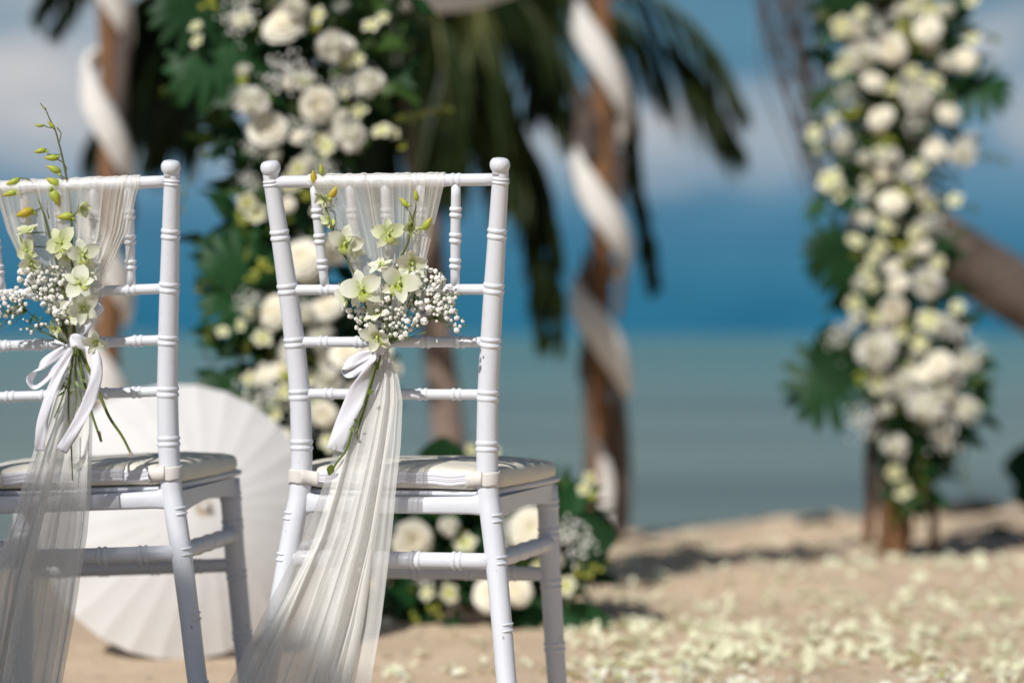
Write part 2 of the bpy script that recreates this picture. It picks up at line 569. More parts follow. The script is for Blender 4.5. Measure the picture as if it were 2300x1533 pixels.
def mat_sea():
    m = bpy.data.materials.new('sea_water')
    m.use_nodes = True
    nt = m.node_tree
    L = nt.links.new
    nt.nodes.clear()
    out = N(nt, 'ShaderNodeOutputMaterial')
    b = N(nt, 'ShaderNodeBsdfPrincipled')
    geo = N(nt, 'ShaderNodeNewGeometry')
    sp = N(nt, 'ShaderNodeSeparateXYZ')
    L(geo.outputs['Position'], sp.inputs[0])
    lg = N(nt, 'ShaderNodeMath', operation='LOGARITHM', i_1=10.0)
    mx = N(nt, 'ShaderNodeMath', operation='MAXIMUM', i_1=1.0)
    L(sp.outputs[1], mx.inputs[0]); L(mx.outputs[0], lg.inputs[0])
    sc = N(nt, 'ShaderNodeMapRange')
    sc.inputs['From Min'].default_value = 1.0
    sc.inputs['From Max'].default_value = 4.0
    L(lg.outputs[0], sc.inputs[0])
    # shallow grey-green over sand, teal further out, blue in the deep
    rp = ramp(nt, [(0.0, (0.18, 0.215, 0.175)), (0.14, (0.165, 0.225, 0.19)), (0.3, (0.105, 0.225, 0.210)), (0.55, (0.052, 0.220, 0.222)), (0.85, (0.032, 0.210, 0.230)), (1.0, (0.03, 0.16, 0.25))])
    L(sc.outputs[0], rp.inputs[0])
    mp = N(nt, 'ShaderNodeMapping')
    mp.inputs['Scale'].default_value = (0.05, 0.35, 1)
    L(geo.outputs['Position'], mp.inputs[0])
    no = N(nt, 'ShaderNodeTexNoise', i_Scale=1.0, i_Detail=5.0)
    L(mp.outputs[0], no.inputs['Vector'])
    r2 = ramp(nt, [(0.35, 0.74), (0.65, 1.18)])
    L(no.outputs[0], r2.inputs[0])
    ml = N(nt, 'ShaderNodeMix', data_type='RGBA', blend_type='MULTIPLY', i_0=1.0)
    L(rp.outputs[0], ml.inputs[6]); L(r2.outputs[0], ml.inputs[7])
    L(ml.outputs[2], b.inputs['Base Color'])
    b.inputs['Roughness'].default_value = 0.25
    b.inputs['Specular IOR Level'].default_value = 0.16
    m3 = N(nt, 'ShaderNodeMapping')
    m3.inputs['Scale'].default_value = (0.7, 1.6, 1)
    L(geo.outputs['Position'], m3.inputs[0])
    n3 = N(nt, 'ShaderNodeTexNoise', i_Scale=1.2, i_Detail=7.0, i_Roughness=0.6)
    L(m3.outputs[0], n3.inputs['Vector'])
    bp = N(nt, 'ShaderNodeBump', i_Strength=0.5, i_Distance=0.12)
    L(n3.outputs[0], bp.inputs['Height']); L(bp.outputs[0], b.inputs['Normal'])
    L(b.outputs[0], out.inputs[0])
    return m


mb = MB()
mb.add([(-25000, -60, -0.33), (25000, -60, -0.33), (25000, 30000, -0.33), (-25000, 30000, -0.33)], [(0, 1, 2, 3)])
sea = mb.build('sea_water', mat_sea(), smooth=False)
tag(sea, kind='structure')


# ---------------------------------------------------------------- chairs
def ringed(path, base, rings, amp=0.0021, gap=0.0050, w=0.0021, dense=None):
    """sample positions (0..1 by length) and radii with twin bead rings. path: function u->Vector, base: u->radius, L length"""
    L = sum((path(i / 60) - path((i + 1) / 60)).length for i in range(60))
    us = set(np.linspace(0, 1, dense or 24).tolist())
    for c in rings:
        for d in np.linspace(-0.012, 0.012, 25):
            u = c + d / L
            if 0 <= u <= 1:
                us.add(round(float(u), 6))
    us = sorted(us)
    rad = []
    for u in us:
        r = base(u)
        for c in rings:
            for sgn in (-1, 1):
                d = (u - c) * L - sgn * gap
                r += amp * max(0.0, 1 - (d / (w * 1.5)) ** 2) ** 0.5 if abs(d) < w * 1.5 else 0
        rad.append(r)
    return [path(u) for u in us], rad


POST = [(0.0, .207, -.100), (.158, .182, -.055), (.24, .172, -.038), (.341, .159, -.018), (.403, .150, -.008), (.44, .1445, -.002),
        (.50, .1425, 0), (.59, .1445, -.004), (.668, .150, -.013), (.747, .157, -.026), (.83, .165, -.042), (.905, .1725, -.058), (.93, .175, -.063)]
POST = [(z, x * 1.013, y) for z, x, y in POST]
POSTR = [(0, .0148), (.25, .0155), (.40, .0165), (.5, .0165), (.6, .0160), (.75, .0150), (.88, .0128), (.905, .0125), (.93, .0112)]


def post_at(z):
    x, y = lerps(POST, z)
    return x, y


def build_chair(label):
    root = empty('chiavari_chair', label, 'chair')
    for s in (-1, 1):
        pts = spline([(s * x, y, z) for z, x, y in POST], 200)
        zs = [p.z for p in pts]

        def path(u, pts=pts):
            k = min(u * 199, 198.999)
            i = int(k)
            return pts[i].lerp(pts[i + 1], k - i)
        cum = np.cumsum([0] + [(pts[i + 1] - pts[i]).length for i in range(199)])
        zarr = np.array(zs)

        def u_of_z(z):
            return float(np.interp(z, zarr, np.arange(200) / 199.0))
        base = lambda u: lerps(POSTR, path(u).z)[0]
        P_, R_ = ringed(path, base, [u_of_z(z) for z in (.511, .588, .668, .749, .83, .908)], amp=0.0016, gap=0.0046, w=0.0020, dense=60)
        mb = MB().tube(P_, R_, 28)
        for zr in (.045, .14, .243, .341, .403):      # the lower beads only run round the outer side
            for dz in (-.0046, .0046):
                px, py = lerps(POST, zr + dz)[0], lerps(POST, zr + dz)[1]
                rr0 = lerps(POSTR, zr)[0] + .0004
                mb.tube([Vector((s * (px + math.cos(R(a)) * rr0), py + math.sin(R(a)) * rr0, zr + dz + .10 * rr0 * math.cos(R(a)))) for a in range(-82, 83, 12)],
                        [.0003] + [.0019] * 12 + [.0003], 8)
        o = mb.build('rear_leg', M_white, root)
        # turned ball on top
        top = Vector((s * .1745, -.0625, .921))
        ax = (Vector((s * .175, -.063, .93)) - Vector((s * .1725, -.058, .905))).normalized()
        prof = [(-.006, .0108), (-.0015, .0108), (.0003, .0116), (.0025, .0136), (.0062, .0149), (.010, .0153), (.0135, .0148), (.0165, .0132), (.0188, .0108), (.0198, .007), (.0201, .001)]
        MB().tube([top + ax * a for a, r in prof], [r for a, r in prof], 28).build('finial', M_white, o)

    def rail(name, a, b, r, rings, amp=0.0021, seg=20, n=14, gap=0.0046):
        a, b = Vector(a), Vector(b)
        P_, R_ = ringed(lambda u: a.lerp(b, u), (r if callable(r) else (lambda u: r)), rings, amp=amp, dense=n, gap=gap)
        return MB().tube(P_, R_, seg).build(name, M_white, root)
    x, y = post_at(.909)
    SPT = (-.109, -.054, 0.0, .054, .108)
    SPB = (-.101, -.050, 0.0, .050, .100)
    rail('top_rail', (-x, y, .909), (x, y, .909), .0093, [(q + x) / (2 * x) for q in SPT], amp=.0012)
    x2, y2 = post_at(.747)
    rail('cross_rail', (-x2, y2, .747), (x2, y2, .747), .0080, [(q + x2) / (2 * x2) for q in SPB], amp=.0015)
    for z, rr in ((.668, (-.106, -.05, .052, .105)), (.589, (-.10, -.045, .046, .098))):
        x3, y3 = post_at(z)
        rail('cross_rail', (-x3, y3, z), (x3, y3, z), .0080, [(q + x3) / (2 * x3) for q in rr], amp=.0017)
    for q, q2 in zip(SPT, SPB):
        rail('spindle', (q, y, .903), (q2, y2, .751), lambda u: .0078 - .0014 * abs(u - .45) * 1.2, [.27, .52, .77], amp=.0022, seg=16, n=10)
    # rear apron: shallow board with a dipped top edge and filleted ends, between the posts
    rows = []
    for i in range(25):
        u = i / 24
        xx = -.146 + .292 * u
        e = min(u, 1 - u) * .292
        f = max(0, 1 - e / .028)
        top = .436 + .012 * f * f - 0.003 * math.sin(math.pi * u)
        bot = .4085 - .0035 * f * f
        yy = .002 + (0.0 if f <= 0 else -.002 * f)
        rows.append([Vector((xx, yy - .010, bot)), Vector((xx, yy - .0125, bot + .004)), Vector((xx, yy - .0125, top - .004)), Vector((xx, yy - .009, top)),
                     Vector((xx, yy + .010, top)), Vector((xx, yy + .012, bot + .004)), Vector((xx, yy + .010, bot))])
    MB().grid(rows, close=True).build('rear_apron', M_white, root)
    # front legs
    FL = [(0.0, .200, .380), (.15, .189, .373), (.3, .181, .368), (.43, .177, .365)]
    for s in (-1, 1):
        pts = [Vector((s * lerps(FL, z)[0], lerps(FL, z)[1], z)) for z in np.linspace(0, .43, 40)]
        path = lambda u, pts=pts: pts[min(int(u * 39), 38)].lerp(pts[min(int(u * 39), 38) + 1], u * 39 - min(int(u * 39), 38))
        P_, R_ = ringed(path, lambda u: .0158 + .0018 * u, [.15, .38, .62, .82, .93], amp=.0017)
        MB().tube(P_, R_, 24).build('front_leg', M_white, root)
    # side aprons and front apron
    for s in (-1, 1):
        a, b = Vector((s * .150, .004, 0)), Vector((s * .178, .362, 0))
        rows = []
        for i in range(9):
            u = i / 8
            p = a.lerp(b, u)
            bot = .398 + .012 * math.sin(math.pi * u)
            rows.append([p + Vector((s * .010, 0, bot)), p + Vector((s * .011, 0, .433)), p + Vector((-s * .008, 0, .433)), p + Vector((-s * .008, 0, bot))])
        MB().grid(rows, close=True).build('side_apron', M_white, root, smooth=False)
        # side stretcher
        rail('side_stretcher', (s * .159, -.018, .341), (s * .180, .367, .335), .0128, [.3, .5, .7, .88], amp=.0013)
    MB().box((0, .366, .416), (.345, .020, .036)).build('front_apron', M_white, root, smooth=False, bevel=.003)
    rail('rear_stretcher', (-.159, -.018, .339), (.159, -.018, .339), .0128, [.18, .38, .62, .82], amp=.0019)
    rail('front_stretcher', (-.183, .369, .283), (.183, .369, .283), .0118, [.18, .38, .62, .82], amp=.0016)
    # seat plate: trapezoid with rounded front corners and a thin rim
    out = []
    cs = [(-.148, .012, .012), (.148, .012, .012), (.207, .392, .05), (-.207, .392, .05)]
    for i, (cx, cy, cr) in enumerate(cs):
        pv, nx_ = Vector(cs[i - 1][:2]), Vector(cs[(i + 1) % 4][:2])
        c = Vector((cx, cy))
        d1, d2 = (pv - c).normalized(), (nx_ - c).normalized()
        for k in range(9):
            t = k / 8
            q = (1 - t) ** 2 * (c + d1 * cr) + 2 * t * (1 - t) * c + t * t * (c + d2 * cr)
            out.append(q)
    cen = Vector((0, .2))
    rows = []
    for (k, z) in ((0.0, .432), (.94, .432), (.985, .4335), (1.0, .4375), (.99, .4415), (.95, .443), (0.0, .443)):
        rows.append([Vector((*(cen + (q - cen) * k), z + .004 * max(0, (q.y - .2) / .2) * k)) for q in out])
    MB().grid(rows, close=True).build('seat', M_white, root)
    return root


def build_cushion(label):
    root = empty('seat_cushion', label, 'cushion', group='cream cushions tied to the white chairs')
    out = []
    cs = [(-.128, .006, .012), (.128, .006, .012), (.134, .030, .006), (.160, .034, .02), (.202, .372, .055), (-.202, .372, .055), (-.160, .034, .02), (-.134, .030, .006)]
    m = len(cs)
    for i, (cx, cy, cr) in enumerate(cs):
        pv, nx_ = Vector(cs[i - 1][:2]), Vector(cs[(i + 1) % m][:2])
        c = Vector((cx, cy))
        d1, d2 = (pv - c).normalized(), (nx_ - c).normalized()
        for k in range(7):
            t = k / 6
            out.append((1 - t) ** 2 * (c + d1 * cr) + 2 * t * (1 - t) * c + t * t * (c + d2 * cr))
    # refine
    o2 = []
    for i in range(len(out)):
        a, b = out[i], out[(i + 1) % len(out)]
        n = max(1, int((b - a).length / .02))
        for k in range(n):
            o2.append(a.lerp(b, k / n))
    cen = Vector((0, .2))
    rows = []
    for (k, z) in ((.0, .4455), (.97, .4455), (.99, .447), (1.0, .451), (1.004, .458), (1.004, .464), (.998, .470), (.985, .4745), (.96, .477), (.90, .4795), (.78, .482), (.6, .4835), (.35, .484), (0, .484)):
        row = []
        for q in o2:
            p = cen + (q - cen) * k
            dz = 0.0035 * (mnoise.noise(Vector((p.x * 9, p.y * 9, 3.3))) + .5 * mnoise.noise(Vector((p.x * 22, p.y * 22, 9.3))))
            zz = z + (dz if z > .46 else dz * .4)
            zz += -.010 * max(0.0, (p.y - .22) / .18) * (1 if z > .46 else .0)
            row.append(Vector((p.x, p.y, zz)))
        rows.append(row)
    MB().grid(rows, close=True).build('cushion_pad', M_cush, root)
    # zip tape across the rear face
    mb = MB()
    prof = [(0, .4705), (-.0018, .4695), (-.0020, .4640), (-.0008, .4632), (-.0024, .4626), (-.0026, .4612), (-.0010, .4606), (-.0026, .4600), (-.0026, .4584), (-.0008, .4578), (-.0022, .4570), (-.0022, .4525), (0, .4515)]
    rows = []
    for i in range(41):
        x = -.126 + .252 * i / 40
        wz = .0012 * math.sin(x * 55) + .0008 * math.sin(x * 130)
        rows.append([Vector((x, .0050 + yy, z + wz)) for yy, z in prof])
    mb.grid(rows).build('zip_tape', M_zip, root)
    # ties round the posts
    for s in (-1, 1):
        px, py = post_at(.462)
        c = Vector((s * px, py, 0))
        rows = []
        for z, rr in ((.4735, .0172), (.4738, .0182), (.470, .0186), (.462, .0187), (.455, .0186), (.4518, .0182), (.4520, .0172)):
            row = []
            for i in range(33):
                a = 2 * math.pi * i / 32
                w = .0012 * math.sin(a * 2 + s) + .0007 * math.sin(a * 5)
                tx = c + Vector((math.cos(a) * rr * 1.0, math.sin(a) * rr, z + w))
                row.append(tx)
            rows.append(row)
        st = MB().grid(rows).build('tie_strap', M_strap, root)
        # loose end lapped inwards
        rows = []
        for i in range(8):
            u = i / 7
            x = s * (px - .006 - .026 * u)
            y = py - .0187 + .004 * u + .003 * math.sin(u * 3)
            rows.append([Vector((x, y, .4745 - .004 * u)), Vector((x, y - .0012, .463 - .004 * u)), Vector((x, y, .4525 - .005 * u))])
        MB().grid(rows).build('strap_end', M_strap, st, solid=.0012)
    return root


CH_R = (Vector((-.1795, 3.672, 0)), R(-10), 0.0)
CH_L = (Vector((-.657, 3.75, -.002)), R(-2.5), R(2.1))


def mtx(c):
    # the roll (a leg sunk in sand) turns about the sight line
    return Matrix.Translation(c[0]) @ Matrix.Rotation(-c[2], 4, 'Y') @ Matrix.Rotation(c[1], 4, 'Z')


chair = build_chair('white chair in the middle, whole back in view, between the parasol and the spiral post')
chair['group'] = 'white bamboo style wedding chairs'
chair2 = copy_tree(chair)
chair2['label'] = 'white chair at the left edge, cut by the frame, paper parasol behind its legs'
chair.matrix_world = mtx(CH_R)
chair2.matrix_world = mtx(CH_L)
cush = build_cushion('cream cushion on the middle white chair, lit patch and zip on its rear edge')
cush2 = copy_tree(cush)
cush2['label'] = 'cream cushion on the left chair, in front of the paper parasol, mostly in shade'
cush.matrix_world = mtx(CH_R)
cush2.matrix_world = mtx(CH_L)


def W(ch, px, py, c=0.0):
    """world point on the plane local y = c of a chair, at photo position px, py"""
    M = mtx(ch)
    n = (M.to_3x3() @ Vector((0, 1, 0)))
    o = M @ Vector((0, c, 0))
    d = P(px, py, 1.0) - Vector((0, 0, CAMZ))
    t = (o - Vector((0, 0, CAMZ))).dot(n) / d.dot(n)
    return Vector((0, 0, CAMZ)) + d * t


# ---------------------------------------------------------------- tulle sashes
def sheet(rows, uvs):
    mb = MB()
    mb.grid(rows)
    mb.uv = [q for r in uvs for q in r]
    return mb


def build_sash(ch, label, upper, tail, knot, seed, dens):
    """upper / tail: [(py, left px, right px)]"""
    root = empty('tulle_sash', label, 'chair sash', group='cream tulle sashes on the chairs')
    rr = random.Random(seed)
    M = mtx(ch)
    Mi = M.inverted()
    nt_ = 260
    ry = post_at(.909)[1]
    for side in (0, 1):
        ph = [rr.uniform(0, 6.28) for _ in range(8)]
        fr = [3.0, 7.0, 13.0, 23.0, 37.0, 57.0, 1.0, 1.0]

        def pleat(t):
            # position across 0..1 with bunching, plus depth wave
            w = sum(a * math.sin(2 * math.pi * f * t + p) / (2 * math.pi * f) for a, f, p in zip((.35, .5, .8, .8, .35, .1), fr, ph))
            d = sum(a * math.sin(2 * math.pi * f * t + p + 1.3) for a, f, p in zip((.3, .45, .5, .35, .12, .05), fr, ph))
            b = dens(t)
            return b + w * .75, d
        rows, uvs = [], []
        y0 = upper[0][0]
        # over the rail
        xs = []
        for j in range(nt_):
            t = j / (nt_ - 1)
            s, d = pleat(t)
            s = min(1, max(0, s))
            l, r = upper[0][1], upper[0][2]
            pw = W(ch, l + (r - l) * s, y0 + 6, ry)
            xs.append(((Mi @ pw).x, d))
        if side == 0:
            for k, ang in enumerate((-60, -20, 15, 50, 80, 105, 135, 165)):
                a = R(ang)
                row, ur = [], []
                for j, (x, d) in enumerate(xs):
                    rad = .0112 + .0013 * max(0, d)
                    row.append(M @ Vector((x, ry + math.cos(a) * rad, .909 + math.sin(a) * rad)))
                    ur.append((j / (nt_ - 1), -.06 + k * .006))
                rows.append(row); uvs.append(ur)
        nv = 46
        yk = upper[-1][0]
        for i in range(nv):
            v = i / (nv - 1)
            py = y0 + 14 + (yk - y0 - 14) * v
            l, r = lerps(upper, py)
            if side:
                l, r = l + 6, r - 5
            zl = (Mi @ W(ch, (l + r) / 2, py, 0)).z
            cb = lerps([(z, y) for z, x, y in POST], zl)[0]
            if side == 0:
                c0 = cb - .0125 - .028 * v ** 1.3
            else:
                c0 = cb + .014 - .020 * v ** 2
            row, ur = [], []
            for j in range(nt_):
                t = j / (nt_ - 1)
                s, d = pleat(t)
                s = min(1.0, max(0.0, s))
                am = .0012 + .0040 * min(1, v * 1.5)
                sag = 0.0
                row.append(W(ch, l + (r - l) * s, py + sag, c0 + am * d))
                ur.append((t, v * .5))
            rows.append(row); uvs.append(ur)
        sheet(rows, uvs).build('front_drape' if side == 0 else 'rear_drape', M_tulle, root)
    # gathered knot
    kp = W(ch, knot[0], knot[1], -.040)
    mb = MB()
    rows = []
    for i in range(17):
        u = i / 16
        row = []
        for j in range(36):
            a = 2 * math.pi * j / 36
            rad = (.013 + .006 * abs(u - .5) * 2) * (1 + .10 * math.sin(a * 9 + u * 5) + .06 * math.sin(a * 17))
            row.append(kp + Vector((math.cos(a) * rad, math.sin(a) * rad * .8, .030 - .060 * u)))
        rows.append(row)
    mb.grid(rows, close=True)
    mb.uv = [(j / 36, i / 16 * .1) for i in range(17) for j in range(36)]
    mb.build('knot', M_tulle, root)
    # hanging tail, two loose layers
    for layer in range(2):
        ph = [rr.uniform(0, 6.28) for _ in range(8)]
        fr = [1.3, 2.7, 4.6, 8.3, 17.0, 31.0]
        rows, uvs = [], []
        nv = 90
        y0, y1 = tail[0][0], tail[-1][0]
        for i in range(nv):
            v = i / (nv - 1)
            py = y0 + (y1 - y0) * v
            l, r = lerps(tail, py)
            if layer:
                l, r = l + 14 * min(1, v * 4) + 10 * math.sin(v * 5), r - 26 * min(1, v * 4)
            c0 = -.040 - .075 * v - (.012 if layer == 0 else -.006) * min(1, v * 3)
            row, ur = [], []
            for j in range(300):
                t = j / 299
                drift = v * .9
                w = sum(a * math.sin(2 * math.pi * f * t + p + drift * q) / (2 * math.pi * f) for a, f, p, q in
                        zip((.8, 1.0, 1.0, 1.0, .5, .15), fr, ph, (.6, -.8, 1.2, -1.0, .8, .4)))
                d = sum(a * math.sin(2 * math.pi * f * t + p + 1.3 + drift * q) for a, f, p, q in
                        zip((.7, .7, .5, .22, .05, .02), fr, ph, (.6, -.8, 1.2, -1.0, .8, .4)))
                s = t + w * .85
                # remap so edges stay put
                s = min(1.0, max(0.0, s))
                am = .0035 + .007 * min(1, v * 1.6)
                row.append(W(ch, l + (r - l) * s, py, c0 + am * d))
                ur.append((t, .6 + v * .9))
            rows.append(row); uvs.append(ur)
        sheet(rows, uvs).build('tail', M_tulle_tail, root)
    return root


sash_r = build_sash(CH_R, 'cream tulle sash on the middle chair, gathered pleats and a tail blown to the left',
                    [(392, 690, 1000), (420, 700, 996), (520, 748, 972), (620, 792, 948), (700, 822, 915), (790, 838, 872)],
                    [(780, 838, 872), (850, 815, 898), (900, 790, 907), (1000, 755, 902), (1100, 722, 890), (1200, 685, 880), (1300, 632, 868), (1400, 580, 856), (1533, 515, 832), (1700, 450, 805)],
                    (853, 786), 3, lambda t: float(np.interp(t, (0, .08, .34, .46, .58, .66, 1), (0, .03, .38, .46, .66, .70, 1))))
sash_l = build_sash(CH_L, 'cream tulle sash on the left chair, tail hanging straight and shaded',
                    [(402, -25, 316), (440, -12, 306), (520, 12, 288), (620, 62, 240), (700, 110, 210), (790, 152, 190)],
                    [(780, 152, 188), (850, 130, 200), (950, 95, 208), (1000, 70, 207), (1100, 35, 205), (1200, 0, 196), (1300, -30, 180), (1400, -45, 165), (1533, -62, 140), (1700, -85, 112)],
                    (170, 780), 8, lambda t: float(np.interp(t, (0, .16, .28, .68, .74, 1), (0, .08, .22, .80, .87, 1))))


# ---------------------------------------------------------------- bouquets
def petal_mesh(name, L, Wd, curl, cup, tipp=.25, m=None, base=.06, nu=9, nv=7, rseed=0, tw=.55):
    rr = random.Random(rseed)
    mb = MB()
    rows, tint = [], []
    p1, p2 = rr.uniform(0, 6), rr.uniform(0, 6)
    for i in range(nu):
        u = i / (nu - 1)
        w = Wd * (math.sin(math.pi * ((u ** .80) * .85 + .075)) ** .62) * (1 - tipp * .4 * u ** 4)
        if i == 0: w = Wd * .22
        if i == nu - 1: w = Wd * .16
        row = []
        for j in range(nv):
            s = j / (nv - 1) * 2 - 1
            x = s * w * .5
            y = L * u * (1 - .06 * s * s * u)
            z = cup * (s * s) * w - curl * u * u * L + L * .03 * math.sin(5 * u + p1) * s + L * .018 * math.sin(9 * u + p2)
            row.append(Vector((x, y, z)))
            tint.append(max(0.0, (1 - u / tw)) ** 1.5 * .75 + .10 * abs(s) * 0 + .14 * max(0, u - .75))
        rows.append(row)
    mb.grid(rows, tint=tint)
    return mb.mesh(name, m)


PET = [petal_mesh('petal', 1.0, .86, .10, .10, m=M_orchid, rseed=1), petal_mesh('petal', 1.0, .90, .28, .06, m=M_orchid, rseed=2), petal_mesh('petal', 1.0, .82, -.12, .14, m=M_orchid, rseed=3)]
SEP = [petal_mesh('petal', 1.0, .60, .15, .12, m=M_orchid, rseed=4), petal_mesh('petal', 1.0, .56, .40, .10, m=M_orchid, rseed=5), petal_mesh('petal', 1.0, .62, -.05, .15, m=M_orchid, rseed=6)]


PETG = [petal_mesh('petal', 1.0, .84, .20, .14, m=M_orchid, rseed=11, tw=1.5), petal_mesh('petal', 1.0, .80, -.10, .20, m=M_orchid, rseed=12, tw=1.3)]
SEPG = [petal_mesh('petal', 1.0, .60, .20, .16, m=M_orchid, rseed=14, tw=1.5), petal_mesh('petal', 1.0, .56, .35, .12, m=M_orchid, rseed=15, tw=1.3)]
PETG, SEPG = PETG + PETG[:1], SEPG + SEPG[:1]


def lip_mesh():
    mb = MB()
    rows, tint = [], []
    for i in range(9):
        u = i / 8
        rad = .10 + .20 * u ** 1.1 + .05 * math.sin(u * 9)
        row = []
        for j in range(15):
            a = R(-205 + 230 * j / 14)
            fl = 1 + .16 * math.sin(j * 2.2 + u * 3) * u
            row.append(Vector((math.cos(a) * rad * fl, -.10 - .34 * u + math.sin(a) * rad * .75 * fl, .04 + .30 * u - .30 * u * u * u + .02 * math.sin(j * 3.1))))
            tint.append(max(0, 1 - u * 1.1))
        rows.append(row)
    mb.grid(rows, tint=tint)
    # column with its cap, spur behind
    mb.tube([Vector((0, .02, -.02)), Vector((0, .02, .10)), Vector((0, -.02, .22))], [.06, .085, .06], 10, tint=.1)
    mb.ball((0, -.03, .23), (.075, .06, .05), 8, 6, tint=0.0)
    mb.tube([Vector((0, -.05, -.02)), Vector((0, -.16, -.14)), Vector((0, -.22, -.26))], [.10, .07, .03], 8, tint=.4)
    return mb.mesh('orchid', M_lip)


LIP = lip_mesh()


def orchid(parent, loc, face, rad, roll=0.0, open_=1.0, seed=0):
    """one blossom: lip + column as the part, five petals as its sub-parts"""
    rr = random.Random(seed)
    rad *= .84
    o = inst('orchid', LIP, parent, frame(loc, face, roll, rad))
    green = seed in (1, 2, 4, 5, 50, 51, 52, 54, 62)
    for k, (ang, kind, ln) in enumerate(((90, 0, 1.0), (18, 1, 1.04), (162, 1, 1.04), (232, 0, .98), (308, 0, .98))):
        src = (PETG if kind else SEPG) if green else (PET if kind else SEP)
        me = src[rr.randrange(3)]
        a = R(ang + rr.uniform(-9, 9)) - math.pi / 2
        tilt = R((1 - open_) * 70 + rr.uniform(-12, 24))
        M = Matrix.Rotation(a, 4, 'Z') @ Matrix.Rotation(tilt, 4, 'X') @ Matrix.Translation((0, .06, -.015 * kind)) @ Matrix.Diagonal((ln * rr.uniform(.92, 1.08), ln * rr.uniform(.9, 1.06), ln, 1))
        inst('petal', me, o, M)
    return o


def bud_mesh(seed):
    rr = random.Random(seed)
    mb = MB()
    n = 14
    pts, rad, tn = [], [], []
    for i in range(n):
        u = i / (n - 1)
        pts.append(Vector((.18 * math.sin(u * 2.2) * (1 if seed % 2 else -.6), .08 * u * u, u * 2)))
        rad.append(max(.02, .50 * math.sin(math.pi * u ** .8) ** .8 * (1 - .25 * u)))
    mb.tube(pts, rad, 14)
    for i in range(n):
        for k in range(14):
            mb.t[i * 14 + k] = (0.75 * max(0, (i / (n - 1) - .55) * 2) if seed < 2 else .85 * (1 - abs(i / (n - 1) - .5)))
    # spur at the base
    mb.tube([Vector((0, -.1, .35)), Vector((0, -.42, .05)), Vector((0, -.62, -.1))], [.26, .16, .05], 8)
    return mb.mesh('bud', M_bud)


BUDS = [bud_mesh(0), bud_mesh(1), bud_mesh(2), bud_mesh(3)]


def blossom_mesh(seed):
    rr = random.Random(seed)
    mb = MB()
    # ruffled double flower: small curled petals round a ball
    for k in range(17):
        z = 1 - 2 * (k + .5) / 17 * .82
        a = k * 2.39996 + rr.uniform(-.2, .2)
        r = math.sqrt(max(0, 1 - z * z))
        n = Vector((r * math.cos(a), r * math.sin(a), z))
        t1 = n.orthogonal().normalized()
        t1.rotate(Matrix.Rotation(rr.uniform(0, 6.28), 3, n))
        t2 = n.cross(t1)
        c = n * rr.uniform(.74, .98)
        w, h = rr.uniform(.26, .44), rr.uniform(.20, .36)
        V = []
        for i in range(3):
            for j in range(3):
                s, q = i - 1, j - 1
                V.append(c + t1 * (s * w) + t2 * (q * h) - n * (.20 * (s * s) + .12 * q * q) + n * (.20 * ((i + j) % 2) * rr.random()))
        mb.add(V, [(i * 3 + j, i * 3 + j + 1, (i + 1) * 3 + j + 1, (i + 1) * 3 + j) for i in range(2) for j in range(2)])
    mb.ball((0, 0, 0), (.70, .70, .70), 7, 5)
    return mb.mesh('blossom', M_gyp, smooth=False)


BLO = [blossom_mesh(i) for i in range(5)]


def strip(pts, width, sides, n=40):
    """ribbon: centre line, width (number or list), side directions at the control points"""
    c = spline(pts, n)
    s = spline(sides, n)
    if not hasattr(width, '__len__'):
        width = [width] * len(pts)
    w = np.interp(np.linspace(0, 1, n), np.linspace(0, 1, len(width)), width)
    rows = []
    for i in range(n):
        tg = (c[min(n - 1, i + 1)] - c[max(0, i - 1)]).normalized()
        d = s[i] - tg * s[i].dot(tg)
        d.normalize()
        nm = tg.cross(d)
        cr = [.0016 * math.sin(k * 2.3 + i * .21 + c[0].x * 90) + .0009 * math.sin(k * 5 + i * .47) for k in (-1, -.6, -.2, .2, .6, 1)]
        rows.append([c[i] + d * (w[i] * k / 2) + nm * q for k, q in zip((-1, -.6, -.2, .2, .6, 1), cr)])
    return rows


def stemtube(mb, ch, pts, r, c):
    """pts (px,py[,c]) -> tube"""
    q = [W(ch, p[0], p[1], p[2] if len(p) > 2 else c) for p in pts]
    sp = spline(q, 4 * len(q) + 2)
    n = len(sp)
    rr = [r * (1 - .35 * i / (n - 1)) for i in range(n)] if not hasattr(r, '__len__') else np.interp(np.linspace(0, 1, n), np.linspace(0, 1, len(r)), r).tolist()
    mb.tube(sp, rr, 8)
    return q


def bud_at(parent, ch, base, tip, c, kind, fat=1.0):
    a, b = W(ch, base[0], base[1], c), W(ch, tip[0], tip[1], c - .004)
    d = b - a
    M = frame(a, d, rnd.uniform(0, 6.28), d.length / 2) @ Matrix.Diagonal((fat, fat, 1, 1))
    return inst('bud', BUDS[kind], parent, M)


def in_poly(x, y, poly):
    c = False
    j = len(poly) - 1
    for i in range(len(poly)):
        xi, yi = poly[i]; xj, yj = poly[j]
        if (yi > y) != (yj > y) and x < (xj - xi) * (y - yi) / (yj - yi) + xi:
            c = not c
        j = i
    return c


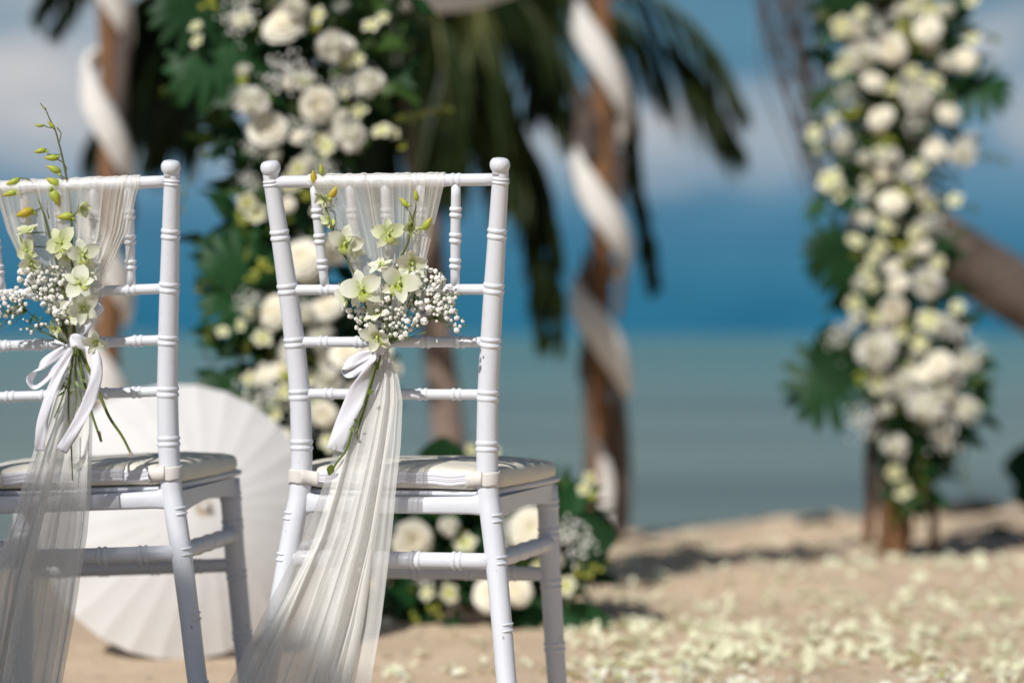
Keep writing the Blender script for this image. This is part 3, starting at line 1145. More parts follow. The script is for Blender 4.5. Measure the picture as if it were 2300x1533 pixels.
def gyps(root, ch, knot, regions, c_rng, rr):
    """baby's breath: wiry branching stems (the part) carrying blossoms (sub-parts)"""
    mb = MB()
    heads = []
    for poly, n, rmin, rmax in regions:
        xs = [q[0] for q in poly]; ys = [q[1] for q in poly]
        k = tries = 0
        loc = []
        while k < n and tries < 6000:
            tries += 1
            x, y = rr.uniform(min(xs), max(xs)), rr.uniform(min(ys), max(ys))
            r = rmin + (rmax - rmin) * rr.random() ** 1.3
            if not in_poly(x, y, poly) or any((x - a) ** 2 + (y - b) ** 2 < (.62 * (r + q)) ** 2 for a, b, q in loc):
                continue
            loc.append((x, y, r)); k += 1
            heads.append((x, y, r, rr.uniform(*c_rng)))
    kx, ky = knot
    part = None
    # main branch points: cluster heads
    nodes = []
    for _ in range(24):
        x, y, r, c = heads[rr.randrange(len(heads))]
        t = rr.uniform(.45, .75)
        nodes.append((kx + (x - kx) * t, ky + (y - ky) * t + 4, -.046 + (c + .046) * t))
    for nx_, ny_, nc in nodes:
        stemtube(mb, ch, [(kx + rr.uniform(-4, 4), ky, -.046), ((kx + nx_) / 2 + rr.uniform(-8, 8), (ky + ny_) / 2, (-.046 + nc) / 2), (nx_, ny_, nc)], .0009, 0)
    for x, y, r, c in heads:
        b = min(nodes, key=lambda q: (q[0] - x) ** 2 + (q[1] - y) ** 2 + 3000 * ((q[0] - kx) ** 2 + (q[1] - ky) ** 2 > (x - kx) ** 2 + (y - ky) ** 2))
        stemtube(mb, ch, [(b[0], b[1], b[2]), ((b[0] + x) / 2 + rr.uniform(-6, 6), (b[1] + y) / 2 + rr.uniform(-4, 6), (b[2] + c) / 2), (x, y, c + .003)], .0005, 0)
    for x, y, r, c in heads[::3]:
        x2, y2 = x + rr.uniform(-16, 16), y + rr.uniform(-18, 8)
        stemtube(mb, ch, [(x, y + 6, c + .002), ((x + x2) / 2 + 3, (y + y2) / 2, c), (x2, y2, c - .002)], .0004, 0)
        mb.ball(W(ch, x2, y2, c - .002), (.0014, .0014, .0021), 6, 5)
    # a few green bracts at branchings
    for nx_, ny_, nc in nodes:
        p = W(ch, nx_, ny_, nc)
        for _ in range(2):
            d = Vector((rr.uniform(-1, 1), rr.uniform(-1, 0), rr.uniform(-.5, 1))).normalized()
            s = d.orthogonal().normalized()
            mb.grid([[p - s * .0008, p + s * .0008], [p + d * .006 - s * .0013, p + d * .006 + s * .0013], [p + d * .013, p + d * .0131]])
    part = mb.build('babys_breath', M_stem, root)
    for x, y, r, c in heads:
        p = W(ch, x, y, c)
        s = .86 * r / FPX * p.y
        d = Vector((rr.uniform(-.7, .7), -1, rr.uniform(-.3, .9)))
        inst('blossom', BLO[rr.randrange(5)], part, frame(p, d, rr.uniform(0, 6.28), s))
    return part


def bouquet_right():
    ch = CH_R
    root = empty('bouquet', 'orchid and baby\'s breath bouquet on the middle chair, yellow buds beside the top rail', 'bouquet', group='bouquets tied on the chair backs')
    rr = random.Random(21)
    C = -.066
    mb = MB()
    # left orchid spray
    stemtube(mb, ch, [(705, 412), (720, 440), (734, 475), (748, 520), (775, 575), (803, 630), (822, 690), (838, 745), (850, 785, -.05)], [.0011, .0014, .0018, .0020, .0021], C)
    stemtube(mb, ch, [(722, 392), (727, 405), (719, 430), (722, 445)], .0008, C)
    stemtube(mb, ch, [(756, 445), (752, 455), (740, 466), (734, 468)], .0009, C)
    stemtube(mb, ch, [(748, 520), (752, 500), (752, 480), (742, 470)], .0008, C)
    # right orchid spray
    stemtube(mb, ch, [(932, 452), (934, 464), (930, 480), (922, 520), (914, 550), (900, 580), (886, 625), (876, 680), (864, 740), (853, 785, -.05)], [.0010, .0015, .0019, .0020, .0021], C)
    stemtube(mb, ch, [(912, 466), (922, 480), (926, 496)], .0009, C)
    stemtube(mb, ch, [(950, 510), (935, 518), (922, 524)], .0010, C)
    mb.build('orchid_stem', M_stemd, root)
    # buds
    bud_at(root, ch, (705, 415), (701, 381), C, 2, 1.0)
    bud_at(root, ch, (722, 394), (719, 366), C, 0, .9)
    bud_at(root, ch, (738, 447), (756, 416), C, 3, 1.0)
    bud_at(root, ch, (918, 466), (897, 443), C, 1, 1.0)
    bud_at(root, ch, (935, 452), (931, 425), C, 0, .95)
    bud_at(root, ch, (951, 517), (969, 486), C, 1, 1.05)
    bud_at(root, ch, (748, 512), (724, 490), C, 0, 1.1)
    S = 1 / 1535.0
    F = lambda px, py, r, face, roll, op=1.0, dc=0.0, sd=0: orchid(root, W(ch, px, py, C - .008 + dc), face, r * S, roll, op, sd)
    F(730, 440, 32, (-.5, -.5, -.5), .5, .55, 0, 1)
    F(742, 497, 30, (-.6, -.7, .1), 1.2, .35, 0, 2)
    F(776, 545, 50, (-.25, -.9, -.35), -.25, .95, -.004, 3)
    F(793, 556, 40, (.5, -.6, -.3), .5, .8, .008, 30)
    F(872, 524, 44, (.1, -1, -.05), .12, 1.0, 0, 4)
    F(918, 512, 38, (.75, -.5, .1), .6, .55, .006, 5)
    F(926, 588, 48, (.15, -.85, -.45), .1, .9, -.002, 6)
    F(853, 598, 38, (-.15, -.5, .8), 2.6, .7, .004, 7)
    F(813, 648, 57, (.08, -1, .05), .30, 1.0, -.014, 8)
    F(897, 634, 57, (.12, -1, .05), -.38, 1.0, -.012, 9)
    F(778, 665, 42, (-.9, -.4, .0), .2, .7, .006, 10)
    F(848, 755, 48, (-.2, -.8, -.45), .15, .85, -.012, 11)
    F(845, 705, 34, (-.3, -.8, .5), 2.2, .7, .006, 12)
    gyps(root, ch, (852, 782),
         [([(800, 690), (850, 672), (920, 665), (950, 690), (940, 720), (905, 762), (850, 745), (805, 722)], 76, 5, 13),
          ([(925, 612), (960, 600), (985, 605), (1010, 640), (1025, 665), (1018, 700), (985, 708), (955, 695), (935, 665), (925, 640)], 60, 5, 14),
          ([(930, 690), (1000, 690), (1030, 700), (1042, 715), (1030, 750), (1020, 750), (1010, 722), (960, 722), (930, 742)], 24, 4, 12),
          ([(775, 690), (800, 680), (815, 700), (812, 745), (805, 750), (790, 715)], 9, 6, 11),
          ([(845, 588), (880, 585), (905, 605), (880, 620), (850, 610)], 9, 5, 9)],
         (C - .012, C + .012), rr)
    # green cut stems below the tie
    st = MB()
    stemtube(st, ch, [(852, 780), (846, 820), (832, 870), (815, 930), (795, 985), (775, 1020)], .0019, -.060)
    stemtube(st, ch, [(849, 785), (838, 840), (822, 890), (806, 945), (802, 985)], .0016, -.064)
    stemtube(st, ch, [(793, 955), (780, 1005), (755, 1040), (742, 1062)], .0020, -.072)
    stemtube(st, ch, [(855, 770), (853, 800), (848, 830)], .0024, -.058)
    for (x, y, r, a) in ((830, 880, 9, .4), (742, 1056, 13, 1.3), (800, 945, 6, 2.0), (790, 965, 6, -.5)):
        p = W(ch, x, y, -.078)
        d = Vector((math.cos(a), -.4, math.sin(a))).normalized()
        s = d.cross(Vector((0, 1, 0))).normalized()
        q = r / 1500
        st.grid([[p - d * q - s * .0005, p - d * q + s * .0005], [p - s * q * .7, p + s * q * .7], [p + d * q * .6 - s * q * .6, p + d * q * .6 + s * q * .6], [p + d * q * 1.2 - s * .0003, p + d * q * 1.2 + s * .0003]])
    st.build('cut_stem', M_stem, root)
    # satin ribbon
    rb = MB()
    w = lambda x, y, c=-.062: W(ch, x, y, c)
    X_, Z_, Y_ = Vector((1, 0, 0)), Vector((0, 0, 1)), Vector((0, 1, 0))
    # loop
    rb.grid(strip([w(852, 790), w(815, 800), w(780, 818), w(769, 832), w(782, 840), w(812, 826), w(850, 796, -.070)], [.008, .016, .017, .016, .015, .014, .008],
                  [Z_ + X_ * .2, Z_ + X_ * .35, Z_ * .8 + Y_ * .6, Y_ - Z_ * .1, Z_ * .6 + Y_ * .7, Z_ + X_ * .3, Z_], 44))
    # long tail
    rb.grid(strip([w(848, 792, -.066), w(830, 830, -.064), w(805, 880, -.064), (w(778, 940, -.066)), w(760, 990, -.070), w(754, 1012, -.070)], [.007, .020, .029, .029, .028, .028],
                  [X_ + Z_ * .2, X_ + Z_ * .4 + Y_ * .3, X_ + Z_ * .35, X_ + Z_ * .3 - Y_ * .2, X_ + Z_ * .25, X_ - Z_ * .25], 44))
    # small outer end behind the baby's breath
    rb.grid(strip([w(930, 712, -.05), w(965, 705, -.05), w(990, 708, -.05), w(1010, 716, -.05)], [.004, .004, .006, .009], [Z_, Z_, Z_ + Y_ * .4, Z_]))
    rb.grid(strip([w(838, 786, -.072), w(850, 780, -.078), w(864, 788, -.072)], .016, [Z_, Z_ + X_ * .1, Z_]))
    rb.build('ribbon', M_satin, root, solid=.0003)
    return root


def bouquet_left():
    ch = CH_L
    root = empty('bouquet', 'orchid bouquet on the left chair, one tall bud spray rising over the top rail', 'bouquet', group='bouquets tied on the chair backs')
    rr = random.Random(33)
    C = -.066
    mb = MB()
    stemtube(mb, ch, [(90, 232), (102, 246), (112, 268), (124, 292), (134, 328), (142, 362), (150, 402), (156, 446), (160, 490), (161, 540), (162, 600), (165, 680), (168, 775, -.05)],
             [.0007, .0010, .0014, .0017, .0019, .0021, .0022], C)
    stemtube(mb, ch, [(45, 400), (62, 402), (74, 413), (86, 445), (100, 485), (110, 525), (122, 570), (140, 640), (160, 740), (168, 780, -.05)], [.0009, .0012, .0016, .0018, .002, .002], C)
    for pts in ([(97, 281), (108, 286), (122, 288)], [(128, 286), (137, 300), (134, 318)], [(106, 347), (135, 347), (137, 342)], [(130, 358), (142, 366), (150, 378), (148, 384)],
                [(132, 392), (143, 398), (152, 405)], [(135, 440), (148, 444), (156, 446)], [(40, 436), (58, 433), (79, 434)], [(72, 478), (84, 470), (96, 466)],
                [(110, 490), (106, 470), (108, 450), (116, 440)], [(60, 524), (90, 522), (110, 522)], [(75, 553), (100, 555), (120, 556)], [(165, 485), (175, 470), (181, 440)]):
        stemtube(mb, ch, pts, .0010, C)
    mb.build('orchid_stem', M_stemd, root)
    for base, tip, k, f in (((103, 246), (94, 238), 0, .8), ((98, 283), (78, 279), 1, .9), ((124, 290), (105, 272), 0, .8), ((106, 336), (77, 345), 1, 1.0), ((133, 354), (98, 352), 0, .95),
                            ((138, 388), (103, 375), 1, 1.0), ((136, 418), (102, 402), 0, 1.15), ((44, 402), (12, 411), 1, 1.0), ((42, 428), (5, 440), 0, 1.0), ((76, 470), (35, 487), 3, 1.05),
                            ((166, 484), (127, 490), 0, 1.1), ((115, 425), (130, 462), 0, 1.2)):
        bud_at(root, ch, base, tip, C, k, f)
    S = 1 / 1490.0
    F = lambda px, py, r, face, roll, op=1.0, dc=0.0, sd=0: orchid(root, W(ch, px, py, C - .008 + dc), face, r * S, roll, op, sd)
    F(183, 466, 30, (.5, -.8, -.2), 2.3, .30, 0, 50)
    F(64, 522, 36, (-.3, -.4, .8), 2.9, .75, 0, 51)
    F(62, 562, 42, (-.55, -.7, -.2), .5, .85, -.004, 52)
    F(72, 590, 38, (-.1, -.8, -.5), .1, .8, .0, 53)
    F(138, 545, 46, (-.1, -.95, .1), .6, .9, -.002, 54)
    F(186, 572, 46, (.25, -.95, -.15), .1, .95, -.006, 55)
    F(150, 575, 36, (.0, -.7, -.6), .2, .7, .006, 56)
    F(178, 636, 46, (.1, -.9, .35), 1.1, .95, -.012, 57)
    F(190, 612, 40, (.5, -.6, .3), .3, .8, .0, 58)
    F(185, 690, 48, (.35, -.75, -.3), .5, .75, -.010, 59)
    F(165, 700, 40, (-.3, -.8, -.4), -.3, .8, .0, 60)
    F(214, 765, 38, (.2, -.7, -.6), .2, .55, -.010, 61)
    F(128, 735, 30, (-.6, -.6, -.4), .8, .5, .0, 62)
    gyps(root, ch, (166, 778),
         [([(45, 600), (80, 590), (130, 600), (165, 640), (170, 690), (130, 715), (100, 690), (70, 660), (45, 630)], 92, 6, 14),
          ([(0, 655), (40, 640), (60, 680), (50, 700), (15, 720), (-10, 700)], 30, 4, 9),
          ([(-30, 690), (60, 690), (110, 730), (60, 750), (0, 750), (-30, 730)], 22, 3, 7),
          ([(120, 690), (165, 690), (165, 725), (130, 730)], 14, 6, 11)],
         (C - .014, C + .010), rr)
    st = MB()
    stemtube(st, ch, [(168, 770), (160, 830), (145, 880), (122, 938)], .0016, -.060)
    stemtube(st, ch, [(168, 770), (158, 840), (154, 900), (155, 960)], .0020, -.062)
    stemtube(st, ch, [(155, 950), (160, 1000), (163, 1078)], .0015, -.078)
    stemtube(st, ch, [(172, 780), (188, 850), (204, 920), (227, 990)], .0026, -.058)
    stemtube(st, ch, [(178, 785), (200, 830), (222, 880), (245, 935), (275, 980), (296, 1022)], .0029, -.056)
    stemtube(st, ch, [(170, 780), (172, 850), (182, 890), (184, 910)], .0010, -.062)
    stemtube(st, ch, [(170, 790), (168, 860), (172, 900), (165, 940)], .0012, -.066)
    for k in range(14):
        x, y = rr.uniform(140, 185), rr.uniform(830, 880)
        p = W(ch, x, y, -.066)
        d = Vector((rr.uniform(-.8, .6), -.2, rr.uniform(-1, -.2))).normalized()
        s = d.cross(Vector((0, 1, 0))).normalized()
        q = rr.uniform(.012, .022)
        st.grid([[p - s * .0012, p + s * .0012], [p + d * q * .5 - s * .0016, p + d * q * .5 + s * .0016], [p + d * q - s * .0002, p + d * q + s * .0002]])
    st.build('cut_stem', M_stem, root)
    tip = MB()
    for pts in ([(222, 968), (228, 992)], [(293, 1015), (297, 1024)]):
        stemtube(tip, ch, pts, .0026, -.057)
    tip.build('stem_tip', M_bamboo, root)
    rb = MB()
    w = lambda x, y, c=-.064: W(ch, x, y, c)
    X_, Z_, Y_ = Vector((1, 0, 0)), Vector((0, 0, 1)), Vector((0, 1, 0))
    rb.grid(strip([w(160, 775), w(128, 795), w(92, 822), w(68, 852), w(80, 868), w(118, 836), w(156, 788, -.072)], [.008, .015, .018, .018, .017, .014, .008],
                  [Z_ + X_ * .3, Z_ + X_ * .5, Z_ + X_ * .6 + Y_ * .3, Y_ + X_ * .3, Y_ * .8 + Z_ * .5, Z_ + X_ * .5, Z_], 44))
    rb.grid(strip([w(162, 782, -.074), w(142, 820, -.080), w(115, 880, -.088), w(97, 940, -.092), w(90, 985, -.092), w(91, 1012, -.090)], [.006, .013, .0165, .0165, .016, .016],
                  [X_, X_ + Z_ * .5 + Y_ * .2, X_ + Z_ * .4, X_ + Z_ * .15, X_ + Z_ * .05 - Y_ * .2, X_], 44))
    rb.grid(strip([w(185, 768, -.074), w(212, 795, -.082), w(217, 840, -.088), w(202, 895, -.092), w(170, 960, -.094), w(138, 1012, -.092)], [.007, .015, .0185, .0185, .018, .018],
                  [X_, X_ + Z_ * .1, X_ + Y_ * .1, X_ + Z_ * .5, X_ + Z_ * .7, X_ + Z_ * .6], 48))
    rb.grid(strip([w(182, 750), w(205, 720), w(226, 695), w(222, 680), w(205, 688), w(196, 706, -.058)], [.010, .014, .014, .013, .012, .010],
                  [X_ + Z_ * .6, X_ + Z_ * .6, X_ * .6 + Y_ * .8, Y_, X_ * .3 + Y_, X_ + Z_ * .4], 40))
    rb.grid(strip([w(158, 768, -.076), w(172, 764, -.082), w(196, 776, -.076)], .020, [Z_, Z_ + X_ * .2, Z_ + X_ * .3]))
    rb.build('ribbon', M_satin, root, solid=.0003)
    return root


bq_r = bouquet_right()
bq_l = bouquet_left()


# ---------------------------------------------------------------- paper parasol behind the chairs
def build_parasol():
    D = 5.16
    cen = P(404, 1166, D)
    apex = P(462, 1138, D - .085)
    ax = (apex - cen)
    h = .085
    rad = .302
    zdir = Vector((.46, -.80, .32)).normalized()
    zdir = Vector((.20, -.93, .30)).normalized()
    root = empty('paper_parasol', 'large white paper parasol lying open on its side behind the chairs', 'parasol')
    Mf = frame(cen, zdir, 0.3)
    n = 28
    # displaced apex gives the leaning cone seen
    ap = Mf.inverted() @ apex
    rim = lambda a, k=1.0: Vector((math.cos(a) * rad * k, math.sin(a) * rad * k, 0))
    for k in range(n):
        a0, a1 = 2 * math.pi * k / n, 2 * math.pi * (k + 1) / n
        rows = []
        for i in range(9):
            u = i / 8
            row = []
            for j in range(5):
                a = a0 + (a1 - a0) * j / 4
                s = math.sin(math.pi * j / 4)
                p = ap.lerp(rim(a), max(u, .03))
                p.z += .018 * math.sin(math.pi * u) - .0025 * s * u
                if i == 8:
                    p = p * (1 - .007 * s)
                row.append(Mf @ p)
            rows.append(row)
        MB().grid(rows).build('panel', M_paper, root)
    for k in range(n):
        a = 2 * math.pi * k / n
        pts = []
        for i in range(9):
            u = i / 8
            p = ap.lerp(rim(a, 1.004), u)
            p.z += .018 * math.sin(math.pi * u) - .0028
            pts.append(Mf @ p)
        MB().tube(pts, .0022, 5).build('rib', M_bamboo, root)
    nz = (apex - cen).normalized()
    MB().tube([apex - zdir * .006, apex + zdir * .002, apex + zdir * .010, apex + zdir * .016], [.012, .010, .006, .003], 12).build('finial', M_paper, root)
    foot = Vector((cen.x - .06, cen.y + .40, gz(cen.x - .06, cen.y + .4) + .012))
    MB().tube([apex - zdir * .035, cen - zdir * .05, foot], .009, 10).build('handle', M_bamboo, root)
    return root


build_parasol()


# ---------------------------------------------------------------- blurred flowers of the arch
def rose_mesh(seed):
    rr = random.Random(seed)
    mb = MB()
    for ring, (n, r0, tilt, size) in enumerate(((3, .08, 78, .42), (5, .16, 62, .55), (6, .28, 44, .66), (7, .40, 24, .72), (7, .46, 6, .74))):
        for k in range(n):
            a = 2 * math.pi * (k + .37 * ring) / n + rr.uniform(-.12, .12)
            rot = Matrix.Rotation(a, 3, 'Z')
            rows, tint = [], []
            for i in range(4):
                u = i / 3
                row = []
                for j in range(4):
                    s = j / 3 * 2 - 1
                    w = size * (.55 + .5 * math.sin(math.pi * min(1, u * .62 + .12)))
                    el = R(tilt) * (1 - .55 * u * u)
                    q = Vector((r0 + size * u * math.cos(el) * .75, s * w * .55, size * u * math.sin(el) + .30 - .25 * ring * .3))
                    q.x -= .12 * s * s * size
                    q.z += .10 * s * s * size * .5
                    row.append(rot @ q)
                    tint.append([.95, .75, .45, .15, .05][ring] * (1 - .6 * u))
                rows.append(row)
            mb.grid(rows, tint=tint)
    mb.ball((0, 0, .16), (.55, .55, .30), 8, 6, tint=.5)
    return mb.mesh('rose', M_rose)


def mum_mesh(seed):
    rr = random.Random(seed)
    mb = MB()
    n = 84
    for k in range(n):
        z = 1 - 1.12 * (k + .5) / n
        a = k * 2.39996
        r = math.sqrt(max(0, 1 - z * z))
        d = Vector((r * math.cos(a), r * math.sin(a), z * .75 + .02)).normalized()
        s = d.orthogonal().normalized()
        s.rotate(Matrix.Rotation(rr.uniform(-.5, .5) + a, 3, d))
        up = d.cross(s)
        ln = rr.uniform(.86, 1.06)
        w = .15
        cup = Vector((0, 0, 1)) * .12
        mb.grid([[d * .25 - s * w * .4, d * .25 + s * w * .4], [d * .7 * ln - s * w, d * .7 * ln + s * w], [d * ln + cup - s * w * .4, d * ln + cup + s * w * .4]],
                tint=[max(0, z) * .5] * 2 + [max(0, z) * .3] * 2 + [0, 0])
    mb.ball((0, 0, 0), (.55, .55, .5), 8, 6, tint=.3)
    return mb.mesh('chrysanthemum', M_mum)


def small_mesh(seed):
    rr = random.Random(seed)
    mb = MB()
    for k in range(5):
        a = 2 * math.pi * k / 5 + rr.uniform(-.2, .2)
        rot = Matrix.Rotation(a, 3, 'Z')
        rows, tint = [], []
        for i in range(4):
            u = i / 3
            w = .42 * math.sin(math.pi * (.12 + .72 * u))
            rows.append([rot @ Vector((u, s * w, .28 * u - .25 * u * u + .10 * s * s)) for s in (-1, 0, 1)])
            tint += [.9 * (1 - u)] * 3
        mb.grid(rows, tint=tint)
    mb.ball((0, 0, .12), (.2, .2, .25), 7, 5, tint=1.0)
    return mb.mesh('small_flower', M_smallfl)


def gypcluster_mesh(seed):
    rr = random.Random(seed)
    mb = MB()
    for k in range(70):
        d = Vector((rr.gauss(0, .5), rr.gauss(0, .5), rr.gauss(.15, .35)))
        mb.ball(d, [rr.uniform(.05, .10)] * 3, 5, 4)
    return mb.mesh('babys_breath', M_gyp, smooth=False)


def budspray_mesh(seed):
    rr = random.Random(seed)
    mb = MB()
    for k in range(5):
        d = Vector((rr.uniform(-.7, .7), rr.uniform(-.7, .7), rr.uniform(-.2, .6)))
        mb.ball(d, (.26, .26, .40), 7, 6, axis=d + Vector((0, 0, .2)))
        mb.tube([Vector((0, 0, -.3)), d * .6, d], .03, 4)
    return mb.mesh('bud_spray', M_yel)


ROSE = [rose_mesh(i) for i in range(4)]
MUM = [mum_mesh(i) for i in range(3)]
SML = [small_mesh(i) for i in range(3)]
GYC = [gypcluster_mesh(i) for i in range(4)]
YEL = [budspray_mesh(i) for i in range(3)]


def leaf_mesh(name, m, wid=.42, n=7, fold=.12, droop=.25):
    mb = MB()
    rows = []
    for i in range(n):
        u = i / (n - 1)
        w = wid * math.sin(math.pi * (u * .94 + .04)) ** .8
        rows.append([Vector((-w, u, fold * w * 2 - droop * u * u)), Vector((-w * .5, u, fold * w - droop * u * u)), Vector((0, u, -droop * u * u)), Vector((w * .5, u, fold * w - droop * u * u)), Vector((w, u, fold * w * 2 - droop * u * u))])
    mb.grid(rows)
    return mb.mesh(name, m)


def monstera_mesh(seed):
    """split leaf: finger lobes off a midrib"""
    rr = random.Random(seed)
    mb = MB()
    nf = 7
    for s in (-1, 1):
        for k in range(nf):
            u = k / (nf - 1)
            a = R(18 + 118 * (1 - u)) if True else 0
            ln = .62 * math.sin(math.pi * (.22 + .62 * (1 - u))) + .20
            root = Vector((0, .10 + .72 * u, 0))
            d = Vector((s * math.sin(a), math.cos(a), 0))
            w0, w1 = .085, .105
            sd = Vector((d.y, -d.x, 0))
            rows = []
            for i in range(6):
                t = i / 5
                w = (w0 + (w1 - w0) * t) * (1 if t < .75 else (1.05 - (t - .75) * 3.2))
                c = root + d * (ln * t) + Vector((0, -.10 * t * t, -.22 * t * t + .05 * t))
                rows.append([c - sd * w, c + Vector((0, 0, .02)), c + sd * w])
            mb.grid(rows)
    mb.tube([Vector((0, -.35, -.06)), Vector((0, .1, .01)), Vector((0, .9, -.04))], [.022, .018, .008], 6)
    return mb.mesh('split_leaf', M_leaf)


LEAF = [leaf_mesh('leaf', M_leaf, .34), leaf_mesh('leaf', M_leaf, .46, droop=.4), leaf_mesh('leaf', M_leaf2, .30), leaf_mesh('leaf', M_leaf2, .24, droop=.1)]
OLIVE = [leaf_mesh('leaf', M_leaf3, .26), leaf_mesh('leaf', M_leaf3, .2, droop=.4)]
MONST = [monstera_mesh(i) for i in range(2)]
ROUNDLEAF = leaf_mesh('round_leaf', M_leaf, .62, n=9, fold=.08, droop=.15)


def face_rand(rr, sp=.5, up=.25):
    return Vector((rr.uniform(-sp, sp) - .26, -1, rr.uniform(-sp, sp) + up + .1))


def put_flower(root, kind, px, py, r, d, rr):
    p = P(px, py, d)
    s = r / FPX * d
    src = {'r': ROSE, 'm': MUM, 's': SML, 'g': GYC, 'y': YEL}[kind]
    nm = {'r': 'rose', 'm': 'chrysanthemum', 's': 'small_flower', 'g': 'babys_breath', 'y': 'bud_spray'}[kind]
    k = {'r': 1.0, 'm': 1.0, 's': 1.05, 'g': 1.15, 'y': 1.1}[kind]
    o = inst(nm, src[rr.randrange(len(src))], root, frame(p, face_rand(rr, .65), rr.uniform(0, 6.28), s * k * rr.uniform(.9, 1.12)))
    if kind == 'g':
        o['kind'] = 'stuff'
    return o


def put_leaf(root, me, px, py, d, size, ang, tilt, rr, nm='leaf'):
    """leaf rooted at px,py growing along ang (degrees in the picture plane, 0 = right, 90 = up), face tilted to the viewer"""
    p = P(px, py, d)
    s = size / FPX * d
    a = R(ang)
    yd = Vector((math.cos(a), -tilt, math.sin(a))).normalized()
    zd = Vector((rr.uniform(-.3, .3), -1, rr.uniform(0, .6)))
    zd = (zd - yd * zd.dot(yd)).normalized()
    xd = yd.cross(zd)
    M = Matrix(((xd.x * s, yd.x * s, zd.x * s, p.x), (xd.y * s, yd.y * s, zd.y * s, p.y), (xd.z * s, yd.z * s, zd.z * s, p.z), (0, 0, 0, 1)))
    return inst(nm, me, root, M)


def filler(root, axis, n, d, rr, sz=(.05, .11), thick=.14, m=M_leaf, name='foliage'):
    """dense small leaves round an axis given as [(py, px centre, half width px)]"""
    mb = MB()
    y0, y1 = axis[0][0], axis[-1][0]
    for _ in range(n):
        py = rr.uniform(y0, y1)
        cx, hw = lerps(axis, py)
        px = cx + hw * max(-1.15, min(1.15, rr.gauss(0, .5)))
        p = P(px, py, d + rr.uniform(-thick, thick) * .7)
        dr = Vector((rr.uniform(-1, 1) + (px - cx) / hw * .6, rr.uniform(-1, .3), rr.uniform(-1, .8))).normalized()
        s = dr.cross(Vector((rr.uniform(-1, 1), rr.uniform(-1, 1), rr.uniform(-1, 1)))).normalized()
        L = rr.uniform(*sz)
        w = L * rr.uniform(.16, .3)
        nn = dr.cross(s)
        mb.grid([[p - s * w * .3, p + s * w * .3], [p + dr * L * .45 - s * w + nn * w * .3, p + dr * L * .45 + s * w + nn * w * .3], [p + dr * L - s * w * .05 - nn * w * .6, p + dr * L + s * w * .05 - nn * w * .6]])
    o = mb.build(name, m, root)
    o['kind'] = 'stuff'
    return o


def hang_strand(root, pts, d, rr, m=M_leaf3, n=14, sz=.02):
    """trailing strand with small leaves"""
    q = spline([P(x, y, d) for x, y in pts], 20)
    mb = MB()
    mb.tube(q, .0016, 5)
    for i in range(n):
        p = q[min(19, int(i / n * 20))]
        dr = Vector((rr.uniform(-1, 1), rr.uniform(-1, 1), rr.uniform(-1, .2))).normalized()
        s = dr.orthogonal().normalized()
        L = sz * rr.uniform(.7, 1.4)
        mb.grid([[p - s * L * .05, p + s * L * .05], [p + dr * L * .5 - s * L * .3, p + dr * L * .5 + s * L * .3], [p + dr * L - s * L * .02, p + dr * L + s * L * .02]])
    return mb.build('trailing_sprig', m, root)


# canopy frame -----------------------------------------------------------------
POSTS = {'A': P(672, 1390, 5.78), 'B': P(2000, 1236, 7.55), 'C': P(1350, 1195, 9.5), 'D': P(243, 1250, 7.75)}
canopy = empty('wedding_canopy', 'rough timber canopy of four posts standing on the sand before the sea', 'canopy', (0.0, 7.5, 0))
Cinv = Matrix.Translation((0, -7.5, 0))
TOP = 2.35


def cv(p):
    return Cinv @ Vector(p)


def post(p, r, seed, m):
    rr = random.Random(seed)
    z0 = gz(p.x, p.y) - .05
    pts, rad = [], []
    for i in range(30):
        u = i / 29
        z = z0 + (TOP - z0) * u
        pts.append(cv((p.x + .010 * math.sin(u * 7 + seed), p.y + .010 * math.cos(u * 5 + seed), z)))
        rad.append(r * (1.1 - .2 * u) * (1 + .06 * math.sin(u * 40 + seed)))
    return MB().tube(pts, rad, 14).build('post', m, canopy)


pA = post(POSTS['A'], .045, 1, M_pole)
pB = post(POSTS['B'], .042, 2, M_pole)
pC = post(POSTS['C'], .044, 3, M_pole)
pD = post(POSTS['D'], .036, 4, M_pole)
for a, b in (('A', 'B'), ('B', 'C'), ('C', 'D'), ('D', 'A')):
    u, v = POSTS[a], POSTS[b]
    MB().tube([cv((u.x, u.y, TOP - .04)), cv(((u.x + v.x) / 2, (u.y + v.y) / 2, TOP - .05)), cv((v.x, v.y, TOP - .03))], .04, 12).build('beam', M_pole, canopy)


def bark_slabs(parent, p, specs, m, seed):
    """split bark and old planks leaning on a post: (dx px, y top, y bottom, width px, flare px)"""
    rr = random.Random(seed)
    d = p.y
    for x0, yt, x1, yb, w in specs:
        n = 10
        rows = []
        dd = d + rr.uniform(-.07, .05)
        for i in range(n):
            u = i / (n - 1)
            px, py = x0 + (x1 - x0) * u + 5 * math.sin(u * 7 + seed), yt + (yb - yt) * u
            c = cv(P(px, py, dd))
            ww = w / FPX * d * .5 * (1 - .25 * (1 - u)) * (1 if 0 < i < n - 1 else .4)
            t = .010
            rows.append([c + Vector((-ww, -.002, 0)), c + Vector((-ww * .3, -t, 0)), c + Vector((ww * .5, -t * .8, 0)), c + Vector((ww, 0, 0)), c + Vector((ww * .4, t, 0)), c + Vector((-ww * .5, t, 0))])
        MB().grid(rows, close=True).build('bark_slab', m, parent)


